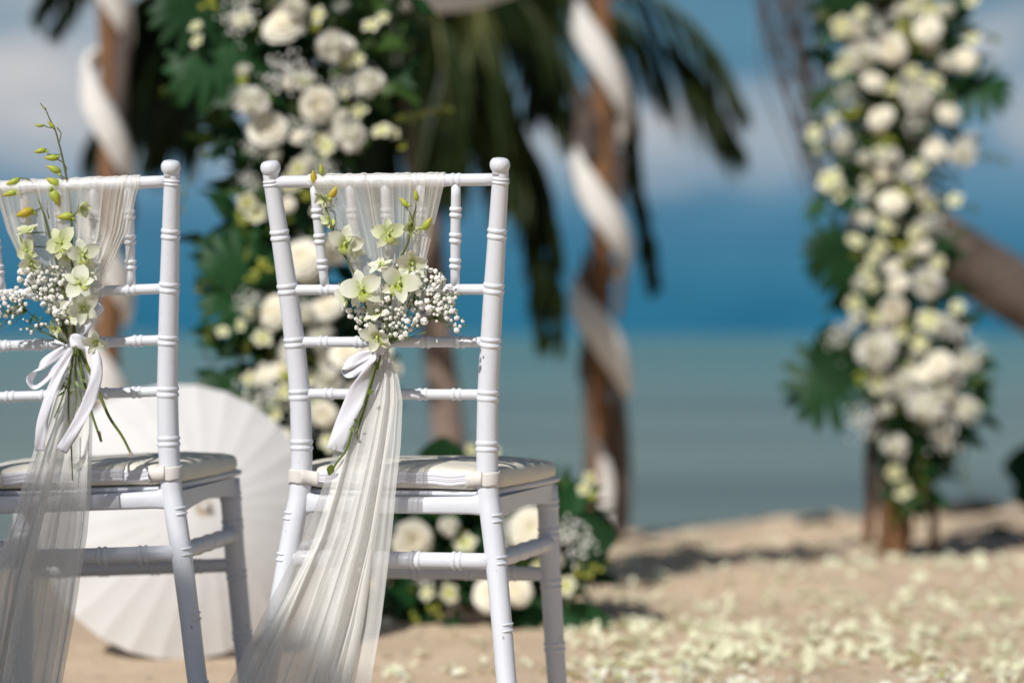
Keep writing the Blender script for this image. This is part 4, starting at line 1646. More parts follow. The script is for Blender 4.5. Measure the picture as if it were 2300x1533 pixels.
bark_slabs(pC, POSTS['C'], [(1325, 830, 1312, 1215, 26), (1388, 780, 1402, 1210, 36), (1372, 900, 1380, 1215, 40), (1318, 560, 1310, 860, 22), (1398, 470, 1392, 720, 20), (1345, 960, 1350, 1200, 44)], M_bark, 4)
bark_slabs(pC, POSTS['C'], [(1300, 190, 1330, 470, 40), (1330, 150, 1345, 400, 46), (1385, 330, 1392, 520, 30), (1312, 250, 1322, 360, 70)], M_twig, 6)
bark_slabs(pB, POSTS['B'], [(1962, 930, 1945, 1225, 26), (2036, 940, 2034, 1240, 24), (1985, 960, 1980, 1250, 26), (1950, 980, 1956, 1215, 14)], M_pole, 9)
bark_slabs(pB, POSTS['B'], [(2070, 1000, 2103, 1250, 24)], M_pole, 10)
bark_slabs(pB, POSTS['B'], [(2062, 960, 2068, 1180, 16), (2010, 990, 2016, 1245, 18)], M_bark, 12)
bark_slabs(pD, POSTS['D'], [(262, 90, 285, 520, 42), (280, 40, 262, 420, 36), (222, 330, 226, 640, 20)], M_twig, 7)


# white cloth wound round the rear posts
def cloth_wrap(name, label, p, px0, passes, pitch, Rw, thick, z_jit, seed):
    """helix; passes: picture y where the cloth crosses the front of the post, top to bottom"""
    rr = random.Random(seed)
    d = p.y
    root = empty(name, label, 'cloth', (p.x, p.y, 0), group='white cloths wound round the rear posts')
    ycs = passes
    n_turn = (ycs[-1] - ycs[0]) / pitch
    th0, th1 = math.pi / 2 - math.pi * 1.6, math.pi / 2 + 2 * math.pi * n_turn + math.pi * .52
    N_ = 220
    rows = []
    for i in range(N_):
        th = th0 + (th1 - th0) * i / (N_ - 1)
        turn = (th - math.pi / 2) / (2 * math.pi)
        py = ycs[0] + turn * pitch
        tn = turn + .92 * math.sin(2 * math.pi * turn) / (2 * math.pi)
        py = float(np.interp(tn, [-1] + list(range(len(ycs))) + [len(ycs)], [ycs[0] - pitch] + ycs + [ycs[-1] + pitch]))
        z = CAMZ - (py - 750) / FPX * d
        slope = pitch / FPX * d / (2 * math.pi) * (1 + .92 * math.cos(2 * math.pi * turn))
        k = .5 - .5 * math.cos(th - math.pi / 2 + math.pi)      # 1 at the front pass
        loose = Rw * (.75 + .35 * k)
        c = Vector((-loose * math.cos(th), -loose * math.sin(th), z))
        tang = Vector((loose * math.sin(th), -loose * math.cos(th), -slope)).normalized()
        out = Vector((-math.cos(th), -math.sin(th), 0))
        sd = tang.cross(out).normalized()
        th_ = thick * (.60 + .42 * k)
        row = []
        for j in range(20):
            a = 2 * math.pi * j / 20
            rr_ = th_ * (1 + .10 * math.sin(a * 4 + th * .7) + .05 * math.sin(a * 7 - th * 1.3))
            row.append(c + sd * (math.cos(a) * rr_ * 1.25) + out * (math.sin(a) * rr_ * .55))
        rows.append(row)
    MB().grid(rows, close=True).build('cloth_spiral', M_wrap, root)
    return root


cloth_wrap('cloth_wrap', 'white cloth wound in a spiral round the post right of the middle chair', POSTS['C'], 1348, [-190, 140, 478, 752], 315, .104, .044, 0, 1)
cloth_wrap('cloth_wrap', 'white cloth wound round the post behind the left chair, partly hidden by it', POSTS['D'], 245, [-40, 275, 585, 850], 300, .070, .036, 0, 2)
cl = MB()
rows = []
for i in range(16):
    u = i / 15
    row = []
    c = P(1335 + 45 * u + 10 * math.sin(u * 5), 985 + 215 * u, 9.36)
    w = .010 + .011 * math.sin(math.pi * u) + .006 * u
    for j in range(14):
        a = 2 * math.pi * j / 14
        q = 1 + .15 * math.sin(a * 3 + u * 6)
        row.append(c + Vector((math.cos(a) * w * q, math.sin(a) * w * .5 * q, 0)))
    rows.append(row)
o = cl.grid(rows, close=True).build('cloth_end', M_wrap)
tag(o, 'loose lower end of white cloth hanging at the foot of the spiral post', 'cloth')

# swag of white cloth slung across the top
rows = []
for i in range(50):
    u = i / 49
    px = 560 + (1420 - 560) * u
    d = 5.9 + (9.2 - 5.9) * u
    py = 2 - 26 * ((px - 985) / 150) ** 2
    c = P(px, py, d)
    row = []
    for j in range(22):
        a = 2 * math.pi * j / 22
        q = 1 + .10 * math.sin(a * 5 + u * 9) + .06 * math.sin(a * 9 - u * 14)
        row.append(c + Vector((0, math.cos(a) * .024 * q, math.sin(a) * .034 * q)))
    rows.append(row)
o = MB().grid(rows, close=True).build('cloth_swag', M_wrap)
tag(o, 'white cloth swag hanging across the top between two posts', 'cloth')


# left garland -------------------------------------------------------------------
def garland_left():
    rr = random.Random(77)
    root = empty('flower_garland', 'big flower garland on the near left post, cream roses behind the middle chair', 'flower garland', group='flower garlands on the canopy posts')
    D = 5.66
    filler(root, [(-820, 670, 200), (-140, 660, 230)], 700, D + .05, rr, (.08, .16), .2)  # unseen upper foliage, added to cast a longer shadow across the sand
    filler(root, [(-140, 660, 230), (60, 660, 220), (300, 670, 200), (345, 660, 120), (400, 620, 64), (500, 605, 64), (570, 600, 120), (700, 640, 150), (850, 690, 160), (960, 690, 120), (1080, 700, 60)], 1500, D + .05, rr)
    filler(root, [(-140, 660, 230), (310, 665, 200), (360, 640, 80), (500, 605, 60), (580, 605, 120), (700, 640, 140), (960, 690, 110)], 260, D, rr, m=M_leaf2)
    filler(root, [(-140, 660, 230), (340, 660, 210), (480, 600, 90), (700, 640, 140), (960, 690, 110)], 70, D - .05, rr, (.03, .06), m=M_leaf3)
    fl = [('r', 640, 65, 50), ('m', 748, 110, 38), ('m', 830, 190, 35), ('g', 650, 178, 48), ('m', 562, 235, 42), ('r', 715, 235, 40), ('r', 602, 292, 46), ('m', 795, 305, 40), ('s', 808, 250, 24), ('g', 682, 300, 34),
          ('g', 545, 40, 40), ('s', 440, 60, 18), ('s', 443, 92, 15), ('s', 858, 295, 22), ('y', 908, 330, 14), ('s', 735, 330, 24), ('s', 800, 135, 20), ('m', 660, 15, 34), ('s', 715, 35, 22), ('y', 715, 60, 20), ('g', 770, 190, 26),
          ('y', 550, 180, 18), ('s', 885, 300, 14), ('y', 470, 10, 20), ('s', 860, 40, 14), ('s', 640, -40, 40), ('r', 560, -70, 44), ('r', 730, -60, 44),
          ('s', 555, 455, 24), ('s', 575, 480, 22), ('g', 560, 410, 26), ('y', 545, 500, 20), ('s', 670, 380, 22), ('g', 720, 385, 28), ('y', 690, 440, 18), ('s', 720, 470, 20),
          ('r', 680, 585, 44), ('m', 745, 560, 40), ('r', 700, 620, 34), ('r', 620, 702, 40), ('m', 690, 712, 34), ('r', 735, 690, 40), ('m', 725, 760, 38), ('r', 780, 800, 42), ('m', 660, 790, 34), ('s', 590, 760, 22), ('g', 560, 680, 26),
          ('y', 590, 600, 22), ('s', 560, 700, 18), ('g', 590, 890, 40), ('m', 735, 860, 36), ('r', 730, 930, 34), ('s', 640, 880, 26), ('s', 690, 850, 26), ('m', 885, 830, 26), ('s', 620, 930, 22), ('y', 640, 850, 20), ('g', 690, 930, 34),
          ('s', 560, 850, 18), ('m', 800, 870, 30), ('r', 850, 790, 30), ('s', 745, 990, 26), ('y', 570, 630, 16), ('s', 500, 745, 14), ('s', 540, 730, 14), ('r', 640, 985, 26)]
    for k, px, py, r in fl:
        put_flower(root, k, px, py, r, D - .13 - .04 * rr.random(), rr)
    for k in range(46):
        py = rr.uniform(-40, 960)
        cx, hw = lerps([(-60, 670, 170), (310, 690, 150), (370, 640, 50), (520, 620, 45), (600, 650, 90), (980, 690, 90)], py)
        put_flower(root, rr.choice('ssmgr'), cx + rr.uniform(-1, 1) * hw, py, rr.uniform(15, 27), D - .10 - .04 * rr.random(), rr)
    # large leaves
    for me, px, py, size, ang, nm in ((MONST[0], 560, 130, 150, 195, 'split_leaf'), (MONST[1], 500, 60, 130, 160, 'split_leaf'), (ROUNDLEAF, 540, 150, 120, 215, 'round_leaf'), (MONST[0], 610, 600, 130, 185, 'split_leaf'),
                                      (ROUNDLEAF, 590, 640, 110, 200, 'round_leaf'), (MONST[1], 600, 700, 120, 165, 'split_leaf')):
        put_leaf(root, me, px, py, D - .10, size, ang, .25, rr, nm)
    for k in range(90):
        py = rr.uniform(-60, 980)
        cx, hw = lerps([(-60, 660, 205), (310, 670, 180), (350, 650, 80), (420, 615, 50), (520, 605, 55), (600, 600, 110), (700, 640, 120), (980, 690, 100)], py)
        sd = rr.choice((-1, 1))
        px = cx + sd * hw * rr.uniform(.3, .95)
        put_leaf(root, LEAF[rr.randrange(4)], px, py, D - .06 * rr.random(), rr.uniform(45, 90), (90 - sd * rr.uniform(30, 150)), rr.uniform(-.1, .5), rr)
    for pts in ([(470, 300), (420, 420), (395, 480), (380, 520)], [(520, 700), (480, 740), (455, 760)], [(880, 265), (940, 255), (1010, 238)], [(480, 180), (430, 190), (360, 200)], [(560, 640), (500, 650), (440, 655)]):
        hang_strand(root, pts, D - .05, rr)
    return root


def garland_right():
    rr = random.Random(78)
    root = empty('flower_garland', 'tall flower garland down the right post, many small cream roses against the sky', 'flower garland', group='flower garlands on the canopy posts')
    D = 7.40
    ax = [(-150, 2040, 150), (100, 2020, 145), (300, 2010, 140), (480, 1990, 110), (600, 1990, 110), (700, 2030, 110), (850, 2060, 130), (950, 2080, 110), (1050, 2040, 50), (1120, 2030, 25)]
    filler(root, [(-480, 2030, 130), (-150, 2040, 150)], 300, D + .05, rr, (.08, .16), .2)
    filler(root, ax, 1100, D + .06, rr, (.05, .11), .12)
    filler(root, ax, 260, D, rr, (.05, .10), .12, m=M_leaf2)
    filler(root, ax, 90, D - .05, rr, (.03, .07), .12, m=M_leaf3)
    fl = [('s', 1890, 60, 26), ('m', 2020, 25, 24), ('s', 2090, 20, 22), ('r', 2085, 70, 34), ('m', 1935, 125, 36), ('r', 2005, 110, 33), ('s', 2185, 90, 18), ('m', 2130, 145, 24), ('r', 2168, 135, 27), ('r', 1962, 185, 29), ('m', 2062, 215, 38),
          ('r', 1980, 265, 31), ('r', 2130, 258, 28), ('r', 2100, 340, 28), ('m', 2160, 350, 33), ('g', 1890, 315, 28), ('m', 1998, 355, 24), ('r', 1982, 390, 24), ('s', 1866, 405, 28), ('s', 1885, 435, 22), ('m', 1940, 440, 22), ('r', 2005, 455, 35),
          ('s', 2145, 450, 18), ('g', 1930, 490, 24), ('g', 2100, 500, 30), ('m', 1930, 640, 21), ('s', 1920, 682, 20), ('m', 2080, 637, 43), ('r', 2005, 697, 37), ('g', 1890, 755, 30), ('m', 1970, 785, 50), ('s', 2085, 720, 28), ('m', 2110, 735, 26),
          ('g', 2150, 740, 28), ('r', 2110, 820, 34), ('m', 2168, 815, 32), ('m', 2025, 870, 40), ('m', 2080, 920, 46), ('m', 2175, 925, 34), ('g', 1945, 945, 36), ('m', 2010, 1005, 28), ('g', 2120, 970, 34), ('s', 2010, 1060, 18), ('s', 2030, 1100, 19),
          ('y', 2030, 60, 26), ('y', 2060, 90, 20), ('y', 1915, 260, 24), ('y', 1990, 315, 20), ('y', 2035, 430, 24), ('s', 1830, 300, 18), ('s', 1836, 335, 10), ('s', 2060, 380, 22), ('m', 1940, 360, 22), ('g', 2040, 390, 30), ('g', 1900, 210, 26),
          ('s', 2050, 165, 22), ('s', 2095, 185, 22), ('g', 2060, 270, 30), ('r', 2070, -30, 34), ('m', 1980, -40, 34), ('y', 2030, 560, 22), ('s', 1960, 580, 16), ('s', 1945, 610, 14), ('s', 2105, 590, 16), ('y', 2040, 590, 14), ('s', 2060, 520, 22),
          ('s', 2085, 460, 18), ('m', 2130, 20, 18), ('s', 2185, 0, 18), ('r', 2070, 555, 20), ('s', 1985, 500, 18), ('y', 1930, 850, 18), ('m', 2130, 880, 26), ('s', 2065, 770, 22), ('y', 2040, 730, 16), ('s', 1960, 640, 14), ('g', 2180, 320, 26),
          ('g', 2190, 790, 22), ('s', 1880, 160, 16), ('s', 1870, 270, 14), ('g', 1975, 60, 30), ('s', 1935, 30, 16), ('m', 1925, 720, 18), ('s', 2150, 690, 18), ('s', 2020, 750, 18)]
    for k, px, py, r in fl:
        put_flower(root, k, px, py, r, D - .13 - .05 * rr.random(), rr)
    for k in range(70):
        py = rr.uniform(-60, 990)
        cx, hw = lerps(ax, py)
        put_flower(root, rr.choice('ssmmgr'), cx + rr.uniform(-.85, .85) * hw, py, rr.uniform(13, 24), D - .10 - .04 * rr.random(), rr)
    for me, px, py, size, ang, nm in ((MONST[0], 1950, 560, 120, 190, 'split_leaf'), (MONST[1], 1950, 600, 110, 170, 'split_leaf'), (MONST[0], 1930, 810, 150, 215, 'split_leaf'), (ROUNDLEAF, 1930, 790, 120, 190, 'round_leaf'), (MONST[1], 2120, 185, 120, -10, 'split_leaf'),
                                      (ROUNDLEAF, 1930, 20, 110, 120, 'round_leaf'), (ROUNDLEAF, 1990, 600, 110, 240, 'round_leaf'), (MONST[0], 1900, 30, 120, 100, 'split_leaf'), (ROUNDLEAF, 2180, 900, 50, 0, 'round_leaf')):
        put_leaf(root, me, px, py, D - .08, size, ang, .25, rr, nm)
    for k in range(80):
        py = rr.uniform(-80, 1000)
        cx, hw = lerps(ax, py)
        sd = rr.choice((-1, 1))
        px = cx + sd * hw * rr.uniform(.3, .9)
        put_leaf(root, LEAF[rr.randrange(4)], px, py, D - .06 * rr.random(), rr.uniform(35, 65), (90 - sd * rr.uniform(30, 150)), rr.uniform(-.1, .5), rr)
    for pts in ([(2130, 1010), (2160, 1060), (2185, 1110)], [(2170, 340), (2230, 350), (2270, 365)], [(2190, 85), (2225, 80), (2250, 92)], [(2110, 440), (2170, 460), (2200, 480)], [(2000, 1060), (2005, 1130), (2010, 1190)], [(2060, 1000), (2072, 1080), (2070, 1150)]):
        hang_strand(root, pts, D - .06, rr)
    return root


garland_left()
garland_right()


# arrangement standing on the sand beside the near left post
def ground_arrangement():
    rr = random.Random(91)
    root = empty('flower_arrangement', 'low arrangement of cream roses and dark leaves on the sand behind the middle chair', 'flower arrangement')
    D = 5.72
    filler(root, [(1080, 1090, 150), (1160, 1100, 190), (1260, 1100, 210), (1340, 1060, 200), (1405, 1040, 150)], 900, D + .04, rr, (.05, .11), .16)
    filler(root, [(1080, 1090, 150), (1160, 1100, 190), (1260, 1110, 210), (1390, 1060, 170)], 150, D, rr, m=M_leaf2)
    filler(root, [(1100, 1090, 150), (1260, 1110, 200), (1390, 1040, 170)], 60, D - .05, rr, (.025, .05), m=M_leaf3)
    for k, px, py, r in (('r', 925, 1215, 44), ('r', 1195, 1190, 52), ('g', 1130, 1195, 40), ('g', 1290, 1210, 42), ('r', 1105, 1335, 44), ('r', 1165, 1325, 34), ('r', 1065, 1115, 30), ('s', 960, 1330, 20), ('y', 980, 1370, 18), ('y', 930, 1390, 16), ('s', 1270, 1315, 24),
                         ('y', 1300, 1285, 20), ('y', 1335, 1275, 18), ('s', 1045, 1220, 24), ('m', 1010, 1180, 26), ('s', 1312, 1098, 16), ('s', 1325, 1072, 15), ('y', 1330, 1110, 12), ('m', 1250, 1260, 26), ('s', 1215, 1270, 22), ('s', 1010, 1330, 24), ('g', 960, 1290, 26),
                         ('s', 1110, 1015, 18), ('s', 1060, 1010, 16), ('g', 1085, 1050, 22)):
        put_flower(root, k, px, py, r, D - .15 - .03 * rr.random(), rr)
    for me, px, py, size, ang, nm in ((ROUNDLEAF, 1290, 1195, 95, -8, 'round_leaf'), (ROUNDLEAF, 1290, 1250, 75, 10, 'round_leaf'), (LEAF[0], 1240, 1385, 130, -4, 'leaf'), (ROUNDLEAF, 990, 1075, 95, 85, 'round_leaf'), (LEAF[1], 1260, 1160, 80, 60, 'leaf'), (LEAF[0], 1200, 1120, 80, 70, 'leaf'),
                                      (MONST[0], 1180, 1390, 110, -20, 'split_leaf'), (ROUNDLEAF, 1060, 1200, 100, -90, 'round_leaf'), (ROUNDLEAF, 1090, 1160, 90, -60, 'round_leaf')):
        put_leaf(root, me, px, py, D - .11, size, ang, .2, rr, nm)
    for k in range(60):
        px, py = rr.uniform(880, 1310), rr.uniform(1090, 1395)
        put_leaf(root, LEAF[rr.randrange(4)], px, py, D - .05 * rr.random(), rr.uniform(50, 90), rr.uniform(-40, 220), rr.uniform(-.1, .5), rr)
    MB().tube([P(1050, 1412, 5.74), P(1050, 1330, 5.74)], [.10, .11], 16).build('basket', M_bark, root)
    return root


ground_arrangement()


# ---------------------------------------------------------------- palms
def frond(parent, path, n, ln, hang, m, rr, w=.016, inv=None, yellow=False, rw=.009, separate=False, taper=.5, tipln=.35):
    """rachis (the part) with leaflets (sub-parts, or one joined sub-part)"""
    inv = inv or Matrix.Identity(4)
    q = spline([inv @ Vector(p) for p in path], 60)
    fr = MB().tube(q, [rw * (1 - .8 * i / 59) + .0012 for i in range(60)], 6).build('frond', M_rachis, parent)
    mb = MB()
    made = []
    for i in range(n):
        u = .08 + .92 * i / (n - 1)
        k = min(58, int(u * 59))
        p = q[k].lerp(q[k + 1], u * 59 - k if u < 1 else 1)
        tg = (q[k + 1] - q[k]).normalized()
        side0 = tg.cross(Vector((0, 0, 1)))
        if side0.length < .2:
            side0 = tg.cross(Vector((0, 1, 0)))
        side0.normalize()
        for s in (-1, 1):
            L = ln * (math.sin(math.pi * (.18 + .74 * u)) ** .7) * rr.uniform(.8, 1.1)
            if u > .9: L *= .7
            h = hang * rr.uniform(.75, 1.2)
            d = (side0 * s * (1 - h * .75) + tg * rr.uniform(.35, .7) + Vector((0, 0, -1)) * h).normalized()
            dn = (d + Vector((0, 0, -1)) * .55 * hang).normalized()
            wd = d.cross(tg)
            wd = (wd + Vector((rr.uniform(-.6, .6), rr.uniform(-.6, .6), 0)) * .6)
            wd = (wd - d * wd.dot(d)).normalized()
            if u < .9 and rr.random() < .04:
                continue
            c0, c1, c2 = p, p + d * L * .5, p + d * L * .5 + dn * L * .5
            ww = w * rr.uniform(.8, 1.2)
            t = MB() if separate else mb
            t.grid([[c0 - wd * ww * .3, c0 + wd * ww * .3], [p + d * L * .25 - wd * ww, p + d * L * .25 + wd * ww], [c1 - wd * ww * .9, c1 + wd * ww * .9], [c2 - wd * ww * .08, c2 + wd * ww * .08]])
            if separate:
                t.build('leaflet', m, fr)
    if not separate:
        o = mb.build('leaflets', m, fr)
        o['kind'] = 'stuff'
    return fr


def trunk(parent, path, r0, r1, m, seed, inv=None, rings=46):
    inv = inv or Matrix.Identity(4)
    q = spline([inv @ Vector(p) for p in path], rings * 4)
    n = len(q)
    rr = random.Random(seed)
    rad = [(r0 + (r1 - r0) * i / (n - 1)) * (1 + .035 * (((i % 4) / 3) - .5) + rr.uniform(-.012, .012)) for i in range(n)]
    return MB().tube(q, rad, 18).build('trunk', m, parent)


def palm_mid():
    rr = random.Random(5)
    base = P(1015, 1235, 9.25)
    root = empty('palm_tree', 'young coconut palm behind the middle chair, dark drooping fronds and pale trunk', 'palm tree', (base.x, base.y, gz(base.x, base.y)))
    inv = Matrix.Translation(-Vector(root.location))
    trunk(root, [P(1030, 1300, 9.25), P(1010, 1000, 9.25), P(975, 700, 9.27), P(950, 400, 9.3), P(930, 150, 9.35), P(925, -120, 9.4)], .066, .054, M_trunk, 1, inv)
    cr = P(940, -110, 9.4)
    T = lambda *pts: [P(*p) for p in pts]
    # long right-hand frond with hanging leaflets
    frond(root, T((950, -110, 9.4), (1180, -60, 9.8), (1400, 40, 9.9), (1560, 150, 9.9), (1668, 330, 9.9)), 96, .52, .95, M_frond, rr, .0125, inv, separate=True)
    frond(root, T((950, -120, 9.5), (1240, -110, 9.9), (1470, -10, 10.0), (1600, 100, 10.0), (1680, 250, 10.0)), 90, .40, .9, M_frond, rr, .009, inv)
    frond(root, T((950, -120, 9.3), (1160, -90, 9.9), (1330, -10, 10.0), (1450, 110, 10.0), (1500, 220, 10.0)), 80, .34, .95, M_frond, rr, .008, inv)
    FR = frond

    def frond_pair(parent, path, n, ln, hang, m, rr, w, inv, rw=.009):
        FR(parent, path, int(n * 1.5), ln * 1.12, hang, m, rr, w * 1.6, inv, rw=rw)
        j = [p + Vector((rr.uniform(-.10, .10), rr.uniform(-.1, .25), rr.uniform(-.10, .10))) * min(1, i / 2) for i, p in enumerate(path)]
        FR(parent, j, int(n * 1.3), ln, hang, M_frond, rr, w * 1.5, inv, rw=.008)
    # hanging ones
    frond_pair(root, T((950, -100, 9.4), (1060, 0, 9.1), (1140, 230, 9.0), (1190, 470, 9.0), (1220, 760, 9.0)), 60, .30, 1.0, M_frond, rr, .013, inv)
    frond_pair(root, T((950, -100, 9.4), (1050, -40, 9.0), (1100, 130, 8.9), (1130, 330, 8.9), (1140, 430, 8.9)), 44, .34, .9, M_frondy, rr, .013, inv, rw=.016)
    frond_pair(root, T((950, -100, 9.4), (1140, -30, 9.6), (1270, 130, 9.7), (1330, 330, 9.7)), 44, .36, .9, M_frond, rr, .013, inv)
    frond_pair(root, T((950, -100, 9.4), (1240, -60, 9.8), (1370, 150, 9.9), (1430, 400, 9.9), (1460, 640, 9.9)), 46, .22, 1.0, M_frond, rr, .011, inv)
    frond_pair(root, T((940, -100, 9.4), (980, 40, 8.9), (1000, 220, 8.8), (990, 400, 8.8)), 44, .38, .9, M_frond, rr, .014, inv)
    frond_pair(root, T((940, -100, 9.4), (880, 20, 9.7), (860, 200, 9.8), (850, 420, 9.8)), 44, .38, .9, M_frond, rr, .014, inv)
    frond_pair(root, T((940, -100, 9.4), (1060, -120, 9.9), (1180, 20, 10.1), (1230, 240, 10.1)), 44, .40, .9, M_frond, rr, .014, inv)
    frond_pair(root, T((940, -100, 9.4), (980, -90, 10.2), (1020, 60, 10.5), (1040, 300, 10.5)), 44, .42, .9, M_frond, rr, .015, inv)
    frond_pair(root, T((940, -100, 9.4), (860, -40, 9.1), (790, 100, 9.0), (750, 330, 9.0)), 40, .40, .9, M_frond, rr, .015, inv)
    # left-hand ones, reaching behind the left post
    frond_pair(root, T((930, -110, 9.4), (700, -70, 9.2), (470, 10, 9.1), (300, 110, 9.1), (195, 330, 9.1)), 58, .52, .95, M_frond, rr, .012, inv)
    frond_pair(root, T((930, -110, 9.4), (680, -30, 9.4), (470, 50, 9.5), (370, 150, 9.5), (330, 330, 9.5)), 54, .50, .95, M_frond, rr, .013, inv)
    frond_pair(root, T((930, -110, 9.4), (640, -120, 9.0), (400, -40, 8.9), (290, 20, 8.9), (225, 200, 8.9)), 54, .48, .95, M_frond, rr, .013, inv)
    frond_pair(root, T((930, -110, 9.4), (600, -200, 9.3), (300, -160, 9.3), (130, -60, 9.3), (80, 30, 9.3)), 54, .22, .95, M_frond, rr, .011, inv)
    # a cluster of husky stubs at the crown
    for k in range(8):
        a = k * .8
        MB().tube([inv @ (cr + Vector((0, 0, -.10))), inv @ (cr + Vector((math.cos(a) * .08, math.sin(a) * .08, .03))), inv @ (cr + Vector((math.cos(a) * .14, math.sin(a) * .14, .16)))], [.03, .022, .008], 6).build('frond_stub', M_trunk, root)
    return root


palm_mid()


def palm_right():
    rr = random.Random(15)
    base = P(2950, 1230, 10.2)
    root = empty('palm_tree', 'thick leaning palm trunk entering from the right behind the flowered post', 'palm tree', (base.x, base.y, gz(base.x, base.y)))
    inv = Matrix.Translation(-Vector(root.location))
    trunk(root, [P(3050, 1420, 10.3), P(2700, 960, 10.0), P(2450, 755, 9.8), P(2290, 660, 9.7), P(2170, 585, 9.65), P(2080, 520, 9.6), P(2020, 420, 9.6), P(2000, 250, 9.6), P(2010, 0, 9.6), P(2050, -500, 9.6), P(2080, -1300, 9.6)], .145, .095, M_trunkd, 3, inv, 60)
    cr = P(2080, -1300, 9.6)
    for k in range(9):
        a = k * .7 + .2
        dx, dy = math.cos(a), math.sin(a)
        frond(root, [cr, cr + Vector((dx * .7, dy * .7, .35)), cr + Vector((dx * 1.5, dy * 1.5, .2)), cr + Vector((dx * 2.1, dy * 2.1, -.6))], 40, .5, .8, M_frond, rr, .02, inv)
    return root


palm_right()

# dry hanging vine left of the right-hand post
rr = random.Random(41)
mb = MB()
for k in range(46):
    x0 = rr.uniform(1690, 1850)
    y0 = -60
    ln = rr.uniform(180, 560)
    pts = []
    sw = rr.uniform(20, 110)
    for i in range(6):
        u = i / 5
        pts.append(P(x0 + sw * u + 14 * math.sin(u * 6 + k) + (1880 - x0) * .35 * u * u, y0 + ln * u, 8.1 + rr.uniform(-.05, .05)))
    mb.tube(spline(pts, 16), rr.uniform(.0016, .0040), 5)
vine = mb.build('dry_vine', M_twig)
vine['kind'] = 'stuff'
tag(vine, 'thin dry twigs hanging beside the flowered right post', 'dry vine')

# plant at the right edge
plant = empty('leafy_plant', 'small dark green broad leaves at the right edge above the sand', 'plant', (P(2330, 1180, 8.6).x, 8.6, gz(P(2330, 1180, 8.6).x, 8.6)))
pinv = Matrix.Translation(-Vector(plant.location))
for (px, py, size, ang) in ((2345, 1065, 95, 165), (2350, 1090, 80, 200), (2360, 1040, 80, 110), (2380, 1060, 80, 40)):
    o = put_leaf(plant, ROUNDLEAF, px, py, 8.6, size, ang, .2, rr, 'leaf')
    o.matrix_basis = pinv @ o.matrix_basis
    MB().tube([pinv @ P(px, py, 8.6), pinv @ P(2352, 1130, 8.6), Vector((0, 0, -.03))], .006, 6).build('stalk', M_stem, plant)
o = inst('fallen_leaf', LEAF[0], None, frame(P(2215, 1200, 8.3) + Vector((0, 0, .01)), (0, -.25, 1), -1.5, .16))
tag(o, 'single green leaf lying on the sand right of the flowered post', 'leaf')

# sea wrack at the water's edge
for px, py, d, s, lb in ((1835, 1163, 10.15, .05, 'small dark stone at the sand edge left of the right post'), (2195, 1146, 10.9, .07, 'low heap of dark wrack at the sand edge right of the right post')):
    p = P(px, py, d)
    mb = MB()
    mb.ball((0, 0, 0), (s * (1.6 if s < .06 else 2.6), s, s * .8), 14, 10)
    mb.v = [tuple(Vector(v) * (1 + .35 * mnoise.noise(Vector(v) * 14 + Vector((px, 0, 0))))) for v in mb.v]
    o = mb.build('shore_rock' if s < .06 else 'wrack_heap', M_rock)
    o.location = (p.x, p.y, gz(p.x, p.y) + s * .25)
    tag(o, lb, 'rock' if s < .06 else 'seaweed')


# ---------------------------------------------------------------- fallen petals on the sand
def fallen_mesh(kind, seed):
    rr = random.Random(seed)
    mb = MB()
    def one(a, L, w, off=0.0):
        rot = Matrix.Rotation(a, 3, 'Z')
        rows, tint = [], []
        cu = rr.uniform(-.5, .9)
        for i in range(5):
            u = i / 4
            ww = w * math.sin(math.pi * (.1 + .82 * u)) ** .8
            rows.append([rot @ Vector((off + L * u, s * ww, cu * L * u * (u - .2) * .8 + .25 * s * s * ww)) for s in (-1, 0, 1)])
            tint += [.6 * (1 - u) ** 2] * 3
        mb.grid(rows, tint=tint)
    if kind == 0:
        one(rr.uniform(0, 6), 1.0, .36, -.5)
    elif kind == 1:
        for k in range(3):
            one(k * 1.5 + rr.uniform(-.3, .3), .9, .34)
    else:
        for k in range(5):
            one(k * 1.257 + rr.uniform(-.2, .2), .85, .30)
        mb.ball((0, 0, .1), (.14, .14, .2), 6, 5, tint=1.0)
    return mb.mesh('fallen_petal', M_petal)


FALL = [fallen_mesh(k, 10 * k + i) for k in (0, 0, 1, 2) for i in range(3)]
rr = random.Random(52)
spots = []
tries = 0
while len(spots) < 1500 and tries < 60000:
    tries += 1
    Yv = 4.45 * math.exp(rr.random() * math.log(9.3 / 4.45))
    px = rr.uniform(860, 2420)
    x = (px - 1150) / FPX * Yv
    py = 750 + FPX * (CAMZ - gz(x, Yv)) / Yv
    # dense drift in the near right, thinning out to the left and beyond
    dens = 1.0 if (px > 1300 and py > 1330) else .0
    if 1260 < px and 1250 < py <= 1330: dens = .45
    if py <= 1250: dens = .22 if px < 1950 else .07
    if px <= 1300 and py > 1400: dens = .22
    if px > 1250 and py > 1400: dens = max(dens, .9)
    band = max(.34, 2.5 * float(vnoise(np.array([x * 3.1 + 5]), np.array([Yv * 2.3]))[0]) - .45)
    if rr.random() > dens * min(1, band):
        continue
    spots.append((x, Yv, py))
spots.sort(key=lambda q: q[1])
far = MB()
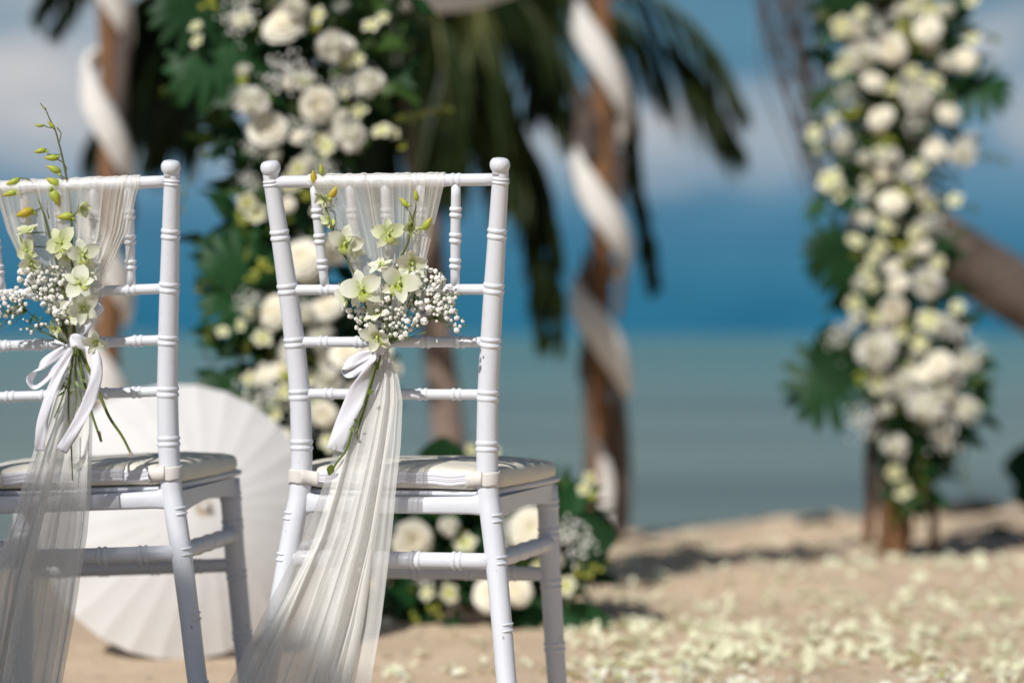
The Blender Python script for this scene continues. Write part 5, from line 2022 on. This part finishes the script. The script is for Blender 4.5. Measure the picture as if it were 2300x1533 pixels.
for i, (x, y, py) in enumerate(spots):
    k = rr.randrange(len(FALL))
    s = rr.uniform(.012, .027) * (1.15 if k >= 6 else 1.25)
    n = Vector((rr.gauss(0, .3), rr.gauss(-.05, .3), 1))
    M = frame((x, y, gz(x, y) + s * .28), n, rr.uniform(0, 6.28), s)
    if i < 300:
        o = inst('fallen_petal', FALL[k], None, M)
        tag(o, 'pale orchid petal lying loose on the sunlit sand', 'petal', 'orchid petals strewn over the sand')
    else:
        me = FALL[k]
        far.add([M @ v.co for v in me.vertices], [tuple(p.vertices) for p in me.polygons], [.25] * len(me.vertices))
o = far.build('strewn_petals', M_petal)
tag(o, 'thin scatter of pale petals further off on the sand', 'petals', kind='stuff')


# ---------------------------------------------------------------- the palm behind the camera whose crown shades the lower left
def shade_palm():
    rr = random.Random(63)
    root = empty('palm_tree', 'tall coconut palm standing behind the viewer, shading the left chair', 'palm tree', (-5.2, -1.2, 0))
    inv = Matrix.Translation(-Vector(root.location))
    cr = Vector((-4.9, -.9, 5.9))
    trunk(root, [Vector((-5.2, -1.2, -.2)), Vector((-5.25, -1.2, 2)), Vector((-5.1, -1.05, 4)), cr], .17, .11, M_trunk, 8, inv)
    K = 7.2
    # fronds between the sun and the lower left of the scene
    for k, off in enumerate((.22, .42, .62, .85, 1.1)):
        off -= .10
        a = P(-350, 640 + 1500 * off, 3.6) + SUN_DIR * (K + .12 * k)
        b = P(40, 950 + 1500 * off * .85, 3.6) + SUN_DIR * (K + .1 * k)
        c = P(430, 1170 + 1500 * off * .8, 3.6) + SUN_DIR * (K - .05 * k)
        e = P(820, 1450 + 1500 * off * .75, 3.6) + SUN_DIR * (K - .15 * k)
        frond(root, [cr, cr.lerp(a, .5) + Vector((0, 0, .25)), a, b, c, e], 110, .40, .25, M_frond, rr, .030, inv)
    for k in range(7):
        a = math.pi * .55 + k * .62
        dx, dy = math.cos(a), math.sin(a)
        frond(root, [cr, cr + Vector((dx * .9, dy * .9, .45)), cr + Vector((dx * 1.9, dy * 1.9, .3)), cr + Vector((dx * 2.7, dy * 2.7, -.6))], 50, .55, .6, M_frond, rr, .025, inv)
    return root


shade_palm()
bpy.context.view_layer.update()
